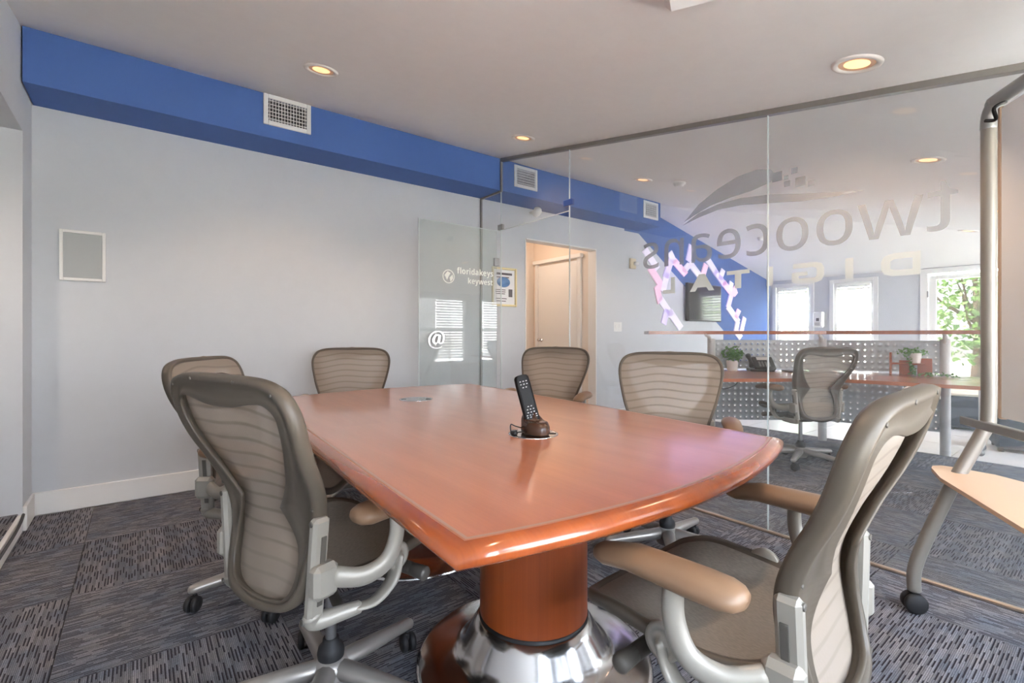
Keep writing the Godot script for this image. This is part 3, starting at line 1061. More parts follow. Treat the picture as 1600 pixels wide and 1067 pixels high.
# ---------------------------------------------------------------- office chair
const OUT := [[0.0, 0.978], [0.10, 0.977], [0.18, 0.972], [0.234, 0.955], [0.262, 0.922], [0.271, 0.88], [0.266, 0.83], [0.252, 0.77], [0.234, 0.71], [0.216, 0.66], [0.199, 0.61], [0.187, 0.56], [0.179, 0.51], [0.172, 0.465], [0.152, 0.425], [0.105, 0.398], [0.0, 0.387]]
const INN := [[0.0, 0.900], [0.07, 0.903], [0.13, 0.913], [0.182, 0.915], [0.214, 0.896], [0.219, 0.865], [0.204, 0.81], [0.172, 0.755], [0.132, 0.70], [0.086, 0.648], [0.112, 0.604], [0.135, 0.560], [0.141, 0.52], [0.137, 0.475], [0.121, 0.442], [0.088, 0.424], [0.0, 0.418]]

func prof_at(tab: Array, y: float) -> float:
	for i in tab.size() - 1:
		if y <= tab[i + 1][0]:
			var t := clampf((y - tab[i][0]) / (tab[i + 1][0] - tab[i][0]), 0, 1)
			var m0: float = tab[maxi(i - 1, 0)][1]
			var m3: float = tab[mini(i + 2, tab.size() - 1)][1]
			return cubic_interpolate(tab[i][1], tab[i + 1][1], m0, m3, t)
	return tab[tab.size() - 1][1]

func back_z(x: float, y: float) -> float:
	var p := prof_at([[0.38, 0.205], [0.45, 0.188], [0.55, 0.172], [0.62, 0.176], [0.70, 0.202], [0.80, 0.247], [0.90, 0.281], [0.99, 0.298]], y)
	return p - lerpf(0.6, 0.22, smoothstep(0.58, 0.85, y)) * x * x

func contour(tab: Array, per := 4, sharp := -9) -> PackedVector2Array:
	# right half from the top to the bottom, then mirrored back up
	var half := PackedVector2Array()
	for i in tab.size() - 1:
		var p0 := Vector2(tab[maxi(i - 1, 0)][0], tab[maxi(i - 1, 0)][1])
		if i == 0: p0 = Vector2(-tab[1][0], tab[1][1])
		var p1 := Vector2(tab[i][0], tab[i][1])
		var p2 := Vector2(tab[i + 1][0], tab[i + 1][1])
		var p3 := Vector2(-tab[i][0], tab[i][1]) if i + 2 >= tab.size() else Vector2(tab[i + 2][0], tab[i + 2][1])
		for k in per:
			var t := float(k) / per
			half.append(p1.lerp(p2, t) if i == sharp or i == sharp - 1 else p1.cubic_interpolate(p2, p0, p3, t))
	var n := half.size()
	half.append(Vector2(0, tab[tab.size() - 1][1]))
	for k in range(n - 1, 0, -1): half.append(Vector2(-half[k].x, half[k].y))
	return half

func w_out(y: float) -> float:
	for i in OUT.size() - 1:
		if y >= OUT[i + 1][1]:
			var t: float = (OUT[i][1] - y) / (OUT[i][1] - OUT[i + 1][1])
			var k := sqrt(maxf(t, 0.0)) if i == 0 else (1.0 - sqrt(maxf(1.0 - t, 0.0)) if i == OUT.size() - 2 else t)
			return lerpf(OUT[i][0], OUT[i + 1][0], k)
	return 0.0

func seat_y(x: float, z: float) -> float:
	return prof_at([[-0.28, 0.444], [-0.24, 0.464], [-0.16, 0.478], [0.0, 0.468], [0.12, 0.464], [0.21, 0.480]], z) + 0.35 * x * x

func make_chair() -> Node3D:
	var c := thing("office_chair", "", "chair", Vector3.ZERO, 0.0, "mesh office chairs")
	var st := begin()
	# star base
	lathe(st, [Vector2(0.0, 0.055), Vector2(0.046, 0.055), Vector2(0.056, 0.07), Vector2(0.050, 0.115), Vector2(0.036, 0.135), Vector2(0.028, 0.137)], 24)
	obj("base_hub", st, M.basemetal, c)
	for k in 5:
		var b := Basis(Vector3.UP, TAU * k / 5 + 0.3)
		st = begin()
		var pth := []
		for q in [[0.03, 0.105], [0.10, 0.100], [0.20, 0.092], [0.29, 0.084], [0.305, 0.082]]: pth.append(b * Vector3(0, q[1], q[0]))
		tube(st, pth, [0.036, 0.034, 0.029, 0.024, 0.022], 10, Vector2(0.85, 0.75))
		obj("leg", st, M.basemetal, c)
		st = begin()
		var sw := b * Basis(Vector3.UP, 0.9 + k * 1.7)
		var at := b * Vector3(0, 0, 0.292)
		for s in [-1, 1]:
			var rows := []
			for q in [[0.004, 0.001], [0.004, 0.024], [0.007, 0.029], [0.018, 0.029], [0.023, 0.024], [0.024, 0.012], [0.022, 0.001]]:
				var a := PackedVector3Array()
				for j in 20:
					var th: float = TAU * j / 20 * s
					a.append(at + sw * Vector3(s * q[0], 0.030 + cos(th) * q[1], 0.012 + sin(th) * q[1]))
				rows.append(a)
			grid(st, rows, true)
		tube(st, [at + Vector3(0, 0.05, 0), at + Vector3(0, 0.085, 0)], [0.008, 0.008], 8)
		bx(st, at + sw * Vector3(0, 0.05, 0.004), Vector3(0.012, 0.02, 0.03), 0.003, sw)
		obj("caster", st, M.rubber, c)
	st = begin()
	lathe(st, [Vector2(0.036, 0.135), Vector2(0.038, 0.150), Vector2(0.034, 0.166), Vector2(0.024, 0.174), Vector2(0.022, 0.19), Vector2(0.0, 0.19)], 24)
	var gc := obj("gas_lift_collar", st, M.rubber, c)
	st = begin()
	lathe(st, [Vector2(0.015, 0.17), Vector2(0.015, 0.37)], 20)
	obj("gas_lift", st, M.steel, c)
	# tilt mechanism with its side castings
	st = begin()
	bx(st, Vector3(0, 0.385, -0.02), Vector3(0.13, 0.06, 0.22), 0.018)
	bx(st, Vector3(0, 0.395, -0.10), Vector3(0.30, 0.035, 0.06), 0.012)
	for s in [-1, 1]:
		tube(st, smooth_path([Vector3(s * 0.05, 0.372, 0.04), Vector3(s * 0.14, 0.362, 0.08), Vector3(s * 0.20, 0.38, 0.10)]), even(13, 0.014), 8)
		tube(st, smooth_path([Vector3(s * 0.06, 0.39, -0.09), Vector3(s * 0.17, 0.392, -0.07), Vector3(s * 0.222, 0.455, -0.025)]), even(13, 0.016), 8)
	obj("tilt_mechanism", st, M.mech, c)
	for s in [-1, 1]:
		st = begin()
		var bs := Basis(Vector3.BACK, -s * PI / 2)
		lathe(st, [Vector2(0.0, 0.0), Vector2(0.036, 0.0), Vector2(0.038, 0.006), Vector2(0.036, 0.016), Vector2(0.026, 0.019), Vector2(0.024, 0.016), Vector2(0.012, 0.016), Vector2(0.010, 0.022), Vector2(0.0, 0.022)], 24, Transform3D(bs, Vector3(s * 0.234, 0.478, -0.028)))
		tube(st, smooth_path([Vector3(s * 0.244, 0.478, -0.028), Vector3(s * 0.246, 0.425, -0.008), Vector3(s * 0.242, 0.392, 0.045), Vector3(s * 0.228, 0.39, 0.09)]), taper(19, 0.024, 0.016), 10, Vector2(0.45, 1.0), Vector3.RIGHT)
		obj("pivot_casting", st, M.post, c)
		st = begin()
		tube(st, [Vector3(s * 0.15, 0.398, -0.115), Vector3(s * 0.235, 0.398, -0.115)], [0.018, 0.018], 12)
		tube(st, [Vector3(s * 0.215, 0.398, -0.115), Vector3(s * 0.262, 0.398, -0.115)], [0.018, 0.020], 14)
		obj("tension_knob", st, M.mech, c)
	# seat
	var rows := []
	for r in [1.0, 0.955, 0.92]:
		pass
	var ring := []
	for k in 64:
		var th := TAU * k / 64
		var x := signf(cos(th)) * pow(absf(cos(th)), 0.62) * 0.246
		var z := -0.065 + signf(sin(th)) * pow(absf(sin(th)), 0.55) * 0.222
		if z > 0: x *= 1.0 - 0.9 * z * z / 0.2
		ring.append(Vector2(x, z))
	st = begin()
	for q in [[1.0, 0.006], [1.015, -0.006], [1.0, -0.020], [0.95, -0.026], [0.87, -0.018], [0.87, -0.006], [0.93, 0.002], [1.0, 0.006]]:
		var a := PackedVector3Array()
		for p in ring:
			var x: float = p.x * q[0]
			var z: float = (p.y + 0.065) * q[0] - 0.065
			a.append(Vector3(x, seat_y(p.x, p.y) + q[1], z))
		rows.append(a)
	grid(st, rows, true)
	obj("seat_frame", st, M.frame, c)
	rows = []
	var uvs := []
	for q in [0.001, 0.2, 0.4, 0.6, 0.75, 0.86, 0.95]:
		var a := PackedVector3Array()
		var u := PackedVector2Array()
		for k in 65:
			var p: Vector2 = ring[k % 64]
			var x: float = p.x * q
			var z: float = (p.y + 0.065) * q - 0.065
			a.append(Vector3(x, lerpf(seat_y(x, z) - 0.006, seat_y(p.x, p.y), smoothstep(0.75, 0.95, q)) + 0.001, z))
			u.append(Vector2(x, z))
		rows.append(a); uvs.append(u)
	st = begin()
	grid(st, rows, false, uvs)
	obj("seat_mesh", st, M.seatmesh, c)
	# back frame: rolled rim with wings that reach in behind the mesh
	var O := contour(OUT)
	var I := contour(INN, 4, 9)
	rows = []
	for q in [[0.006, -1.0, 0.000], [0.0, -1.0, 0.008], [0.001, -1.0, 0.024], [0.007, -1.0, 0.036], [0.019, -1.0, 0.036], [0.028, -1.0, 0.028], [0, 0.75, 0.026], [0, 0.96, 0.034], [0, 1.0, 0.030], [0, 0.97, 0.022], [0, 0.6, 0.016], [0.022, -1.0, 0.012], [0.014, -1.0, 0.002], [0.006, -1.0, 0.000]]:
		var a := PackedVector3Array()
		for k in O.size():
			var d := I[k] - O[k]
			var p: Vector2 = O[k] + (d.normalized() * minf(q[0], d.length() * 0.75) if q[1] < 0 else d * q[1])
			a.append(Vector3(p.x, p.y, back_z(p.x, p.y) + q[2]))
		rows.append(a)
	st = begin()
	grid(st, rows, true)
	var bf := obj("back_frame", st, M.frame, c)
	for s in [-1, 1]:
		for q in [[0.10, 0.964], [0.226, 0.942], [0.203, 0.66]]:
			var p := Vector3(s * q[0], q[1], back_z(q[0], q[1]) + 0.0355)
			st = begin()
			lathe(st, [Vector2(0.0045, 0.0), Vector2(0.0045, 0.002), Vector2(0.0, 0.0025)], 10, Transform3D(Basis(Vector3.RIGHT, PI / 2), p))
			obj("screw", st, M.mech, bf)
	# back mesh
	rows = []
	uvs = []
	for i in 33:
		var y := lerpf(0.980, 0.390, float(i) / 32)
		var w := maxf(w_out(y) - 0.008, 0.004)
		var a := PackedVector3Array()
		var u := PackedVector2Array()
		for j in 17:
			var x := lerpf(-w, w, j / 16.0)
			a.append(Vector3(x, y, back_z(x, y) + 0.005))
			u.append(Vector2(x / 0.53 + 0.5, (0.985 - y) / 0.60))
		rows.append(a); uvs.append(u)
	st = begin()
	grid(st, rows, false, uvs)
	obj("back_mesh", st, M.pellicle, c)
	# uprights, arms, pads
	for s in [-1, 1]:
		st = begin()
		var bt := Basis(Vector3.BACK, -s * 0.107)
		bx(st, Vector3(s * 0.194, 0.515, 0.182), Vector3(0.028, 0.25, 0.044), 0.008, bt)
		tube(st, smooth_path([Vector3(s * 0.180, 0.40, 0.186), Vector3(s * 0.182, 0.383, 0.176), Vector3(s * 0.206, 0.384, 0.12), Vector3(s * 0.228, 0.389, 0.085)]), taper(19, 0.025, 0.016), 10, Vector2(0.8, 1.0))
		var up := obj("back_upright", st, M.post, c)
		for y in [0.628, 0.395]:
			st = begin()
			lathe(st, [Vector2(0.007, 0.0), Vector2(0.007, 0.002), Vector2(0.003, 0.003), Vector2(0.0, 0.001)], 12, Transform3D(Basis(Vector3.RIGHT, PI / 2), Vector3(s * (0.205 if y > 0.5 else 0.180), y, 0.204 if y > 0.5 else 0.211)))
			obj("screw", st, M.mech, up)
		put("slide_slot", box_mesh(Vector3(0.004, 0.17, 0.014), 0.001), M.mech, up, Vector3(s * 0.208, 0.51, 0.178), bt)
		st = begin()
		bx(st, Vector3(s * 0.212, 0.49, 0.176), Vector3(0.040, 0.082, 0.066), 0.012)
		var ap := smooth_path([Vector3(s * 0.222, 0.49, 0.15), Vector3(s * 0.262, 0.482, 0.10), Vector3(s * 0.290, 0.508, 0.050), Vector3(s * 0.297, 0.565, 0.026), Vector3(s * 0.295, 0.622, 0.024)])
		tube(st, ap, taper(ap.size(), 0.026, 0.018), 12, Vector2(0.65, 1.0))
		var arm := obj("armrest", st, M.post, c)
		rows = []
		for q in [[0.150, 0.02], [0.147, 0.5], [0.136, 0.78], [0.115, 0.96], [0.07, 1.0], [0.0, 0.96], [-0.06, 0.92], [-0.115, 0.84], [-0.138, 0.66], [-0.148, 0.40], [-0.151, 0.02]]:
			var a := PackedVector3Array()
			for j in 18:
				var th := -TAU * j / 18
				var yy: float = 0.644 + sin(th) * 0.026 * q[1] - (0.012 if q[0] < -0.05 else 0.0) * smoothstep(-0.05, -0.13, q[0])
				a.append(Vector3(s * 0.290 + cos(th) * 0.044 * q[1], yy, q[0]))
			rows.append(a)
		st = begin()
		grid(st, rows, true)
		obj("arm_pad", st, M.pad, arm)
	return c

func build_chairs() -> void:
	var base := make_chair()
	var spots := [
		[0.442, -1.431, 19.2, "mesh office chair seen from behind at the table's left side, nearest the camera"],
		[0.464, -2.239, -34.2, "mesh office chair half hidden behind the nearest left chair"],
		[1.114, -3.22, -113.0, "mesh office chair at the far end of the table before the white wall"],
		[2.28, -2.58, 209.2, "mesh office chair across the table in front of the hall doorway"],
		[2.039, -1.393, 212.0, "mesh office chair across the table in front of the glass, nearer one"],
		[1.045, -0.543, 93.5, "mesh office chair tucked in at the near end of the table"],
		[4.365, -1.70, 61.0, "mesh office chair in the office beyond the glass, at the desk"]]
	for i in spots.size():
		var s: Array = spots[i]
		var c: Node3D = base
		if i > 0:
			c = base.duplicate()
			c.name = numbered("office_chair")
			add_child(c)
		c.position = Vector3(s[0], 0, s[1])
		c.rotation.y = deg_to_rad(s[2] - 90.0)
		tag(c, s[3], "chair", "mesh office chairs")
		var spin: float = [0.29, 0.317, 0.0, 0.2, 0.5, -0.3, 0.1][i]
		for p in c.get_children():
			if String(p.name).begins_with("leg") or String(p.name).begins_with("caster"): p.rotation.y = spin

# ---------------------------------------------------------------- things on the walls
func vent(label: String, at: Vector3, w: float, h: float) -> void:
	var v := thing("air_vent", label, "vent", at, 0.0, "white grille vents")
	var st := begin()
	for s in [-1, 1]:
		bx(st, Vector3(s * (w / 2 - 0.015), 0, 0.006), Vector3(0.03, h, 0.012), 0.003)
		bx(st, Vector3(0, s * (h / 2 - 0.015), 0.006), Vector3(w - 0.06, 0.03, 0.012), 0.003)
	obj("grille_frame", st, M.white_metal, v)
	st = begin()
	for s in [-1, 1]:
		bx(st, Vector3(s * (w / 2 - 0.031), 0, -0.15), Vector3(0.001, h - 0.062, 0.30), 0.0)
		bx(st, Vector3(0, s * (h / 2 - 0.031), -0.15), Vector3(w - 0.062, 0.001, 0.30), 0.0)
	bx(st, Vector3(0, 0, -0.30), Vector3(w - 0.062, h - 0.062, 0.001), 0.0)
	obj("duct_sleeve", st, M.grey_metal, v)
	var n := 13
	for k in n:
		put("fin", box_mesh(Vector3(0.0038, h - 0.06, 0.006), 0.0), M.white_metal, v, Vector3((k + 0.5 - n / 2.0) * (w - 0.06) / n, 0, 0.005))
	for k in 6:
		put("fin", box_mesh(Vector3(w - 0.06, 0.004, 0.003), 0.0), M.white_metal, v, Vector3(0, (k - 2.5) * (h - 0.06) / 6, 0.009))

func build_wall_things() -> void:
	vent("white grille vent on the blue bulkhead inside the meeting room", Vector3(0.826, 2.617, -3.64), 0.31, 0.21)
	vent("white grille vent on the blue bulkhead just beyond the glass", Vector3(2.99, 2.60, -3.64), 0.29, 0.21)
	vent("white grille vent at the far end of the blue bulkhead", Vector3(4.98, 2.60, -3.64), 0.29, 0.21)
	var s := thing("wall_speaker", "flat white framed speaker panel on the long wall", "speaker", Vector3(-0.273, 1.556, WALL_Z))
	var st := begin()
	for k in [-1, 1]:
		bx(st, Vector3(k * 0.099, 0, 0.008), Vector3(0.018, 0.31, 0.016), 0.003)
		bx(st, Vector3(0, k * 0.146, 0.008), Vector3(0.18, 0.018, 0.016), 0.003)
	obj("speaker_frame", st, M.trim, s)
	put("speaker_cloth", box_mesh(Vector3(0.18, 0.274, 0.008), 0.001), M.speaker_cloth, s, Vector3(0, 0, 0.005))
	# certificate in a cream frame
	var f := thing("framed_certificate", "cream framed certificate on the wall left of the doorway", "picture", Vector3(2.98, 1.562, WALL_Z))
	st = begin()
	for k in [-1, 1]:
		bx(st, Vector3(k * 0.1475, 0, 0.01), Vector3(0.022, 0.40, 0.02), 0.004)
		bx(st, Vector3(0, k * 0.189, 0.01), Vector3(0.273, 0.022, 0.02), 0.004)
	obj("picture_frame", st, M.frame_cream, f)
	put("sheet", box_mesh(Vector3(0.273, 0.356, 0.006), 0.0), M.paper, f, Vector3(0, 0, 0.004))
	st = begin()
	lathe(st, [Vector2(0.07, 0.0), Vector2(0.07, 0.001), Vector2(0.0, 0.001)], 28, Transform3D(Basis(Vector3.RIGHT, PI / 2).scaled(Vector3(1.2, 0.75, 1)), Vector3(-0.01, 0.05, 0.0075)))
	obj("blue_print", st, M.poster_blue, f)
	st = begin()
	for q in [[0.0, 0.135, 0.20, 0.022], [-0.02, 0.10, 0.16, 0.01], [-0.05, -0.03, 0.13, 0.008], [-0.05, -0.05, 0.13, 0.008], [-0.05, -0.07, 0.12, 0.008], [0.08, -0.06, 0.05, 0.08], [-0.04, -0.12, 0.14, 0.008], [-0.04, -0.145, 0.12, 0.008]]:
		put("printed_block", box_mesh(Vector3(q[2], q[3], 0.001), 0.0), M.poster_dark, f, Vector3(q[0], q[1], 0.0075))
	# motion sensor
	var m := thing("motion_sensor", "white motion sensor on a bracket under the blue bulkhead", "sensor", Vector3(3.33, 2.385, WALL_Z))
	st = begin()
	bx(st, Vector3(0, 0, 0.03), Vector3(0.03, 0.02, 0.06), 0.004)
	obj("bracket", st, M.white, m)
	st = begin()
	lathe(st, [Vector2(0.0, -0.05), Vector2(0.03, -0.045), Vector2(0.045, -0.01), Vector2(0.045, 0.03), Vector2(0.03, 0.05), Vector2(0.0, 0.055)], 20, Transform3D(Basis(Vector3.RIGHT, 0.9), Vector3(0.02, -0.01, 0.09)))
	obj("head", st, M.white, m)
	# fire strobe
	var k2 := thing("alarm_strobe", "small yellowed alarm strobe on the wall right of the doorway", "alarm", Vector3(5.05, 1.99, WALL_Z))
	put("back_box", box_mesh(Vector3(0.11, 0.13, 0.03), 0.005), M.yellowed, k2, Vector3(0, 0, 0.015))
	put("strobe_lens", box_mesh(Vector3(0.07, 0.045, 0.05), 0.012), M.white, k2, Vector3(0.03, 0, 0.05))
	# light switches
	var w := thing("light_switch", "white double light switch plate right of the doorway", "switch", Vector3(4.77, 1.17, WALL_Z))
	put("switch_plate", box_mesh(Vector3(0.15, 0.118, 0.006), 0.002), M.white, w, Vector3(0, 0, 0.003))
	for k in [-1, 1]:
		put("rocker", box_mesh(Vector3(0.034, 0.066, 0.008), 0.002), M.trim, w, Vector3(k * 0.035, 0, 0.007), Basis(Vector3.RIGHT, 0.08))
	# wall screen
	var t := thing("wall_screen", "black flat wall screen hanging below the zigzag light panels", "screen", Vector3(6.67, 1.545, WALL_Z))
	put("screen_body", box_mesh(Vector3(0.90, 0.55, 0.05), 0.006), M.black, t, Vector3(0, 0, 0.055))
	put("display_glass", box_mesh(Vector3(0.87, 0.52, 0.003), 0.0), M.screen, t, Vector3(0, 0, 0.0815))
	put("mount", box_mesh(Vector3(0.3, 0.25, 0.03), 0.004), M.black, t, Vector3(0, 0, 0.016))
	# zigzag of light panels round the screen; points in metres on the wall
	var art := thing("zigzag_light_panels", "zigzag of white and pink glowing panels around the wall screen", "wall light", Vector3(0, 0, WALL_Z))
	var strips := [
		[[5.30, 2.20], [5.58, 1.96]], [[5.42, 1.97], [5.72, 1.70]], [[5.80, 1.92], [5.70, 1.66]], [[5.90, 2.12], [5.76, 1.86]], [[5.86, 2.22], [5.98, 2.08]],
		[[5.96, 2.12], [6.26, 1.94]], [[6.20, 1.98], [6.36, 2.10]], [[6.40, 2.38], [6.32, 2.14]], [[6.36, 2.12], [6.70, 1.90]], [[6.70, 1.94], [6.80, 2.14]],
		[[6.84, 2.22], [7.10, 2.02]], [[7.04, 2.06], [7.34, 1.86]], [[7.20, 1.94], [7.30, 2.10]], [[7.30, 1.90], [7.62, 1.70]], [[7.50, 1.78], [7.56, 1.92]],
		[[7.56, 1.74], [7.44, 1.50]], [[7.44, 1.52], [7.78, 1.28]], [[7.68, 1.34], [7.80, 1.48]], [[7.76, 1.30], [7.68, 1.10]], [[7.98, 1.36], [7.86, 1.10]], [[7.68, 1.14], [7.86, 1.02]],
		[[5.56, 1.74], [5.64, 1.52]], [[5.62, 1.58], [5.90, 1.34]], [[5.80, 1.42], [5.72, 1.22]], [[5.86, 1.40], [6.14, 1.16]], [[7.62, 1.84], [7.70, 1.72]]]
	for i in strips.size():
		var a := Vector2(strips[i][0][0], strips[i][0][1])
		var b := Vector2(strips[i][1][0], strips[i][1][1])
		st = begin()
		var o := Vector2(0.05, 0.035) if (b - a).y * (b - a).x < 0 else Vector2(0.055, -0.02)
		var poly := PackedVector2Array([a - o, a + o, b + o, b - o])
		prism(st, poly, 0.004, 0.02, Transform3D(Basis(Vector3.RIGHT, Vector3(0, 0, 1), Vector3.UP), Vector3.ZERO))
		obj("light_panel", st, M[["art_white", "art_pink", "art_white", "art_lilac"][i % 4]], art)
	for q in [Vector3(6.0, 1.9, WALL_Z + 0.12), Vector3(7.4, 1.75, WALL_Z + 0.12)]:
		var l := OmniLight3D.new()
		l.name = "panel_glow"
		l.light_color = rgb(200, 182, 255)
		l.light_energy = 0.14
		l.light_size = 0.5
		l.omni_range = 14
		l.shadow_enabled = true
		art.add_child(l, true)
		l.position = q - Vector3(0, 0, WALL_Z)

# ---------------------------------------------------------------- ceiling lights
func build_downlights() -> void:
	var spots := [
		[0.82, -2.83, "recessed downlight over the left of the table, by the vent"],
		[2.34, -2.88, "recessed downlight near the glass door corner"],
		[2.35, -0.70, "large recessed downlight nearest the camera, right of the projector"],
		[0.82, -0.70, "recessed downlight over the nearest left chair"],
		[3.94, -2.97, "recessed downlight beyond the glass beside the smoke detector"],
		[4.08, -0.82, "recessed downlight beyond the glass, near the whiteboard post"],
		[6.19, -0.76, "recessed downlight over the desk, mostly behind the whiteboard"],
		[7.60, -1.17, "recessed downlight farthest off, before the garden door"]]
	for s in spots:
		var y := ceil_h(s[0], s[1])
		var tilt := Basis(Vector3.RIGHT, atan(0.181)) if ceil_a(s[1]) < ceil_b(s[0]) else Basis(Vector3.BACK, -atan(0.2025))
		var d := thing("downlight", s[2], "lamp", Vector3(s[0], y, s[1]), 0.0, "recessed ceiling downlights")
		d.basis = tilt
		var st := begin()
		lathe(st, [Vector2(0.092, 0.0), Vector2(0.090, -0.006), Vector2(0.080, -0.009), Vector2(0.070, -0.007), Vector2(0.066, -0.001)], 36)
		obj("trim_ring", st, M.trim_ring, d)
		st = begin()
		lathe(st, [Vector2(0.066, -0.002), Vector2(0.045, -0.0012)], 30)
		obj("reflector", st, M.reflector, d)
		st = begin()
		lathe(st, [Vector2(0.047, -0.0018), Vector2(0.03, -0.004), Vector2(0.0, -0.005)], 24)
		obj("bulb", st, M.lamp, d)
		var l := SpotLight3D.new()
		l.name = "downlight_beam"
		l.light_color = rgb(255, 216, 182)
		l.light_energy = 0.55
		l.light_size = 0.04
		l.spot_angle = 58
		l.spot_range = 15
		l.spot_angle_attenuation = 0.6
		l.shadow_enabled = true
		d.add_child(l)
		l.position = Vector3(0, -0.03, 0)
		l.rotation.x = -PI / 2
	for q in [[4.15, -2.70, "round white smoke detector beyond the glass", 0.06], [6.9, -3.2, "small white ceiling detector near the blue slope", 0.045]]:
		var d := thing("smoke_detector", q[2], "detector", Vector3(q[0], ceil_h(q[0], q[1]), q[1]))
		if q[0] > 5: d.basis = Basis(Vector3.BACK, -atan(0.2025))
		else: d.basis = Basis(Vector3.RIGHT, atan(0.181))
		var st := begin()
		lathe(st, [Vector2(0.0, -0.045), Vector2(q[3] * 0.6, -0.045), Vector2(q[3] * 0.75, -0.035), Vector2(q[3] * 0.75, -0.022), Vector2(q[3], -0.02), Vector2(q[3], 0.0)], 28)
		obj("detector_body", st, M.white, d)
	# projector hanging at the top of the view
	var p := thing("ceiling_projector", "white ceiling projector cut by the top of the picture", "projector", Vector3(1.34, 2.215, -0.78), 0.5)
	var st := begin()
	bx(st, Vector3(0, 0.0, 0), Vector3(0.36, 0.10, 0.27), 0.02)
	obj("projector_body", st, M.white, p)
	st = begin()
	lathe(st, [Vector2(0.04, 0.0), Vector2(0.04, 0.02), Vector2(0.03, 0.025), Vector2(0.0, 0.018)], 24, Transform3D(Basis(Vector3.RIGHT, -PI / 2), Vector3(0.08, 0, -0.13)))
	obj("projector_lens", st, M.black_gloss, p)
	put("ceiling_mount", box_mesh(Vector3(0.06, 0.09, 0.06), 0.005), M.white, p, Vector3(0, 0.075, 0))
	put("vent_slot", box_mesh(Vector3(0.12, 0.006, 0.004), 0.0), M.black, p, Vector3(-0.05, -0.045, 0.132))

# ---------------------------------------------------------------- desk beyond the glass
func perf_panel(w: float, h: float) -> ArrayMesh:
	# sheet with a grid of round holes
	var st := begin()
	var pitch := 0.055
	var nx := int(w / pitch)
	var ny := int(h / pitch)
	var cx := w / nx
	var cy := h / ny
	var r := 0.007
	for i in nx:
		for j in ny:
			var c := Vector3(-w / 2 + (i + 0.5) * cx, -h / 2 + (j + 0.5) * cy, 0)
			var ring := []
			var sq := []
			for k in 8:
				var t := TAU * (k + 0.5) / 8
				ring.append(Vector3(cos(t), sin(t), 0) * r)
				var m := maxf(absf(cos(t)), absf(sin(t)))
				var q := Vector3(cos(t) / m, sin(t) / m, 0)
				sq.append(Vector3(signf(q.x) if absf(q.x) > 0.99 else q.x, signf(q.y) if absf(q.y) > 0.99 else q.y, 0) * Vector3(cx / 2, cy / 2, 0))
			for k in 8:
				var n := (k + 1) % 8
				for z in [-0.0015, 0.0015]:
					var o := Vector3(0, 0, z)
					var corner: Vector3 = sq[k]
					quad(st, c + ring[k] + o, c + ring[n] + o, c + sq[n] + o, c + corner + o)
				# corners of the cell
				if absf(sq[k].x - sq[n].x) > 1e-4 and absf(sq[k].y - sq[n].y) > 1e-4:
					var cor := Vector3(signf(sq[k].x + sq[n].x) * cx / 2, signf(sq[k].y + sq[n].y) * cy / 2, 0)
					for z in [-0.0015, 0.0015]:
						var o := Vector3(0, 0, z)
						tri(st, c + sq[k] + o, c + sq[n] + o, c + cor + o)
				quad(st, c + ring[k] + Vector3(0, 0, 0.0015), c + ring[n] + Vector3(0, 0, 0.0015), c + ring[n] - Vector3(0, 0, 0.0015), c + ring[k] - Vector3(0, 0, 0.0015))
	st.generate_normals()
	return st.commit()

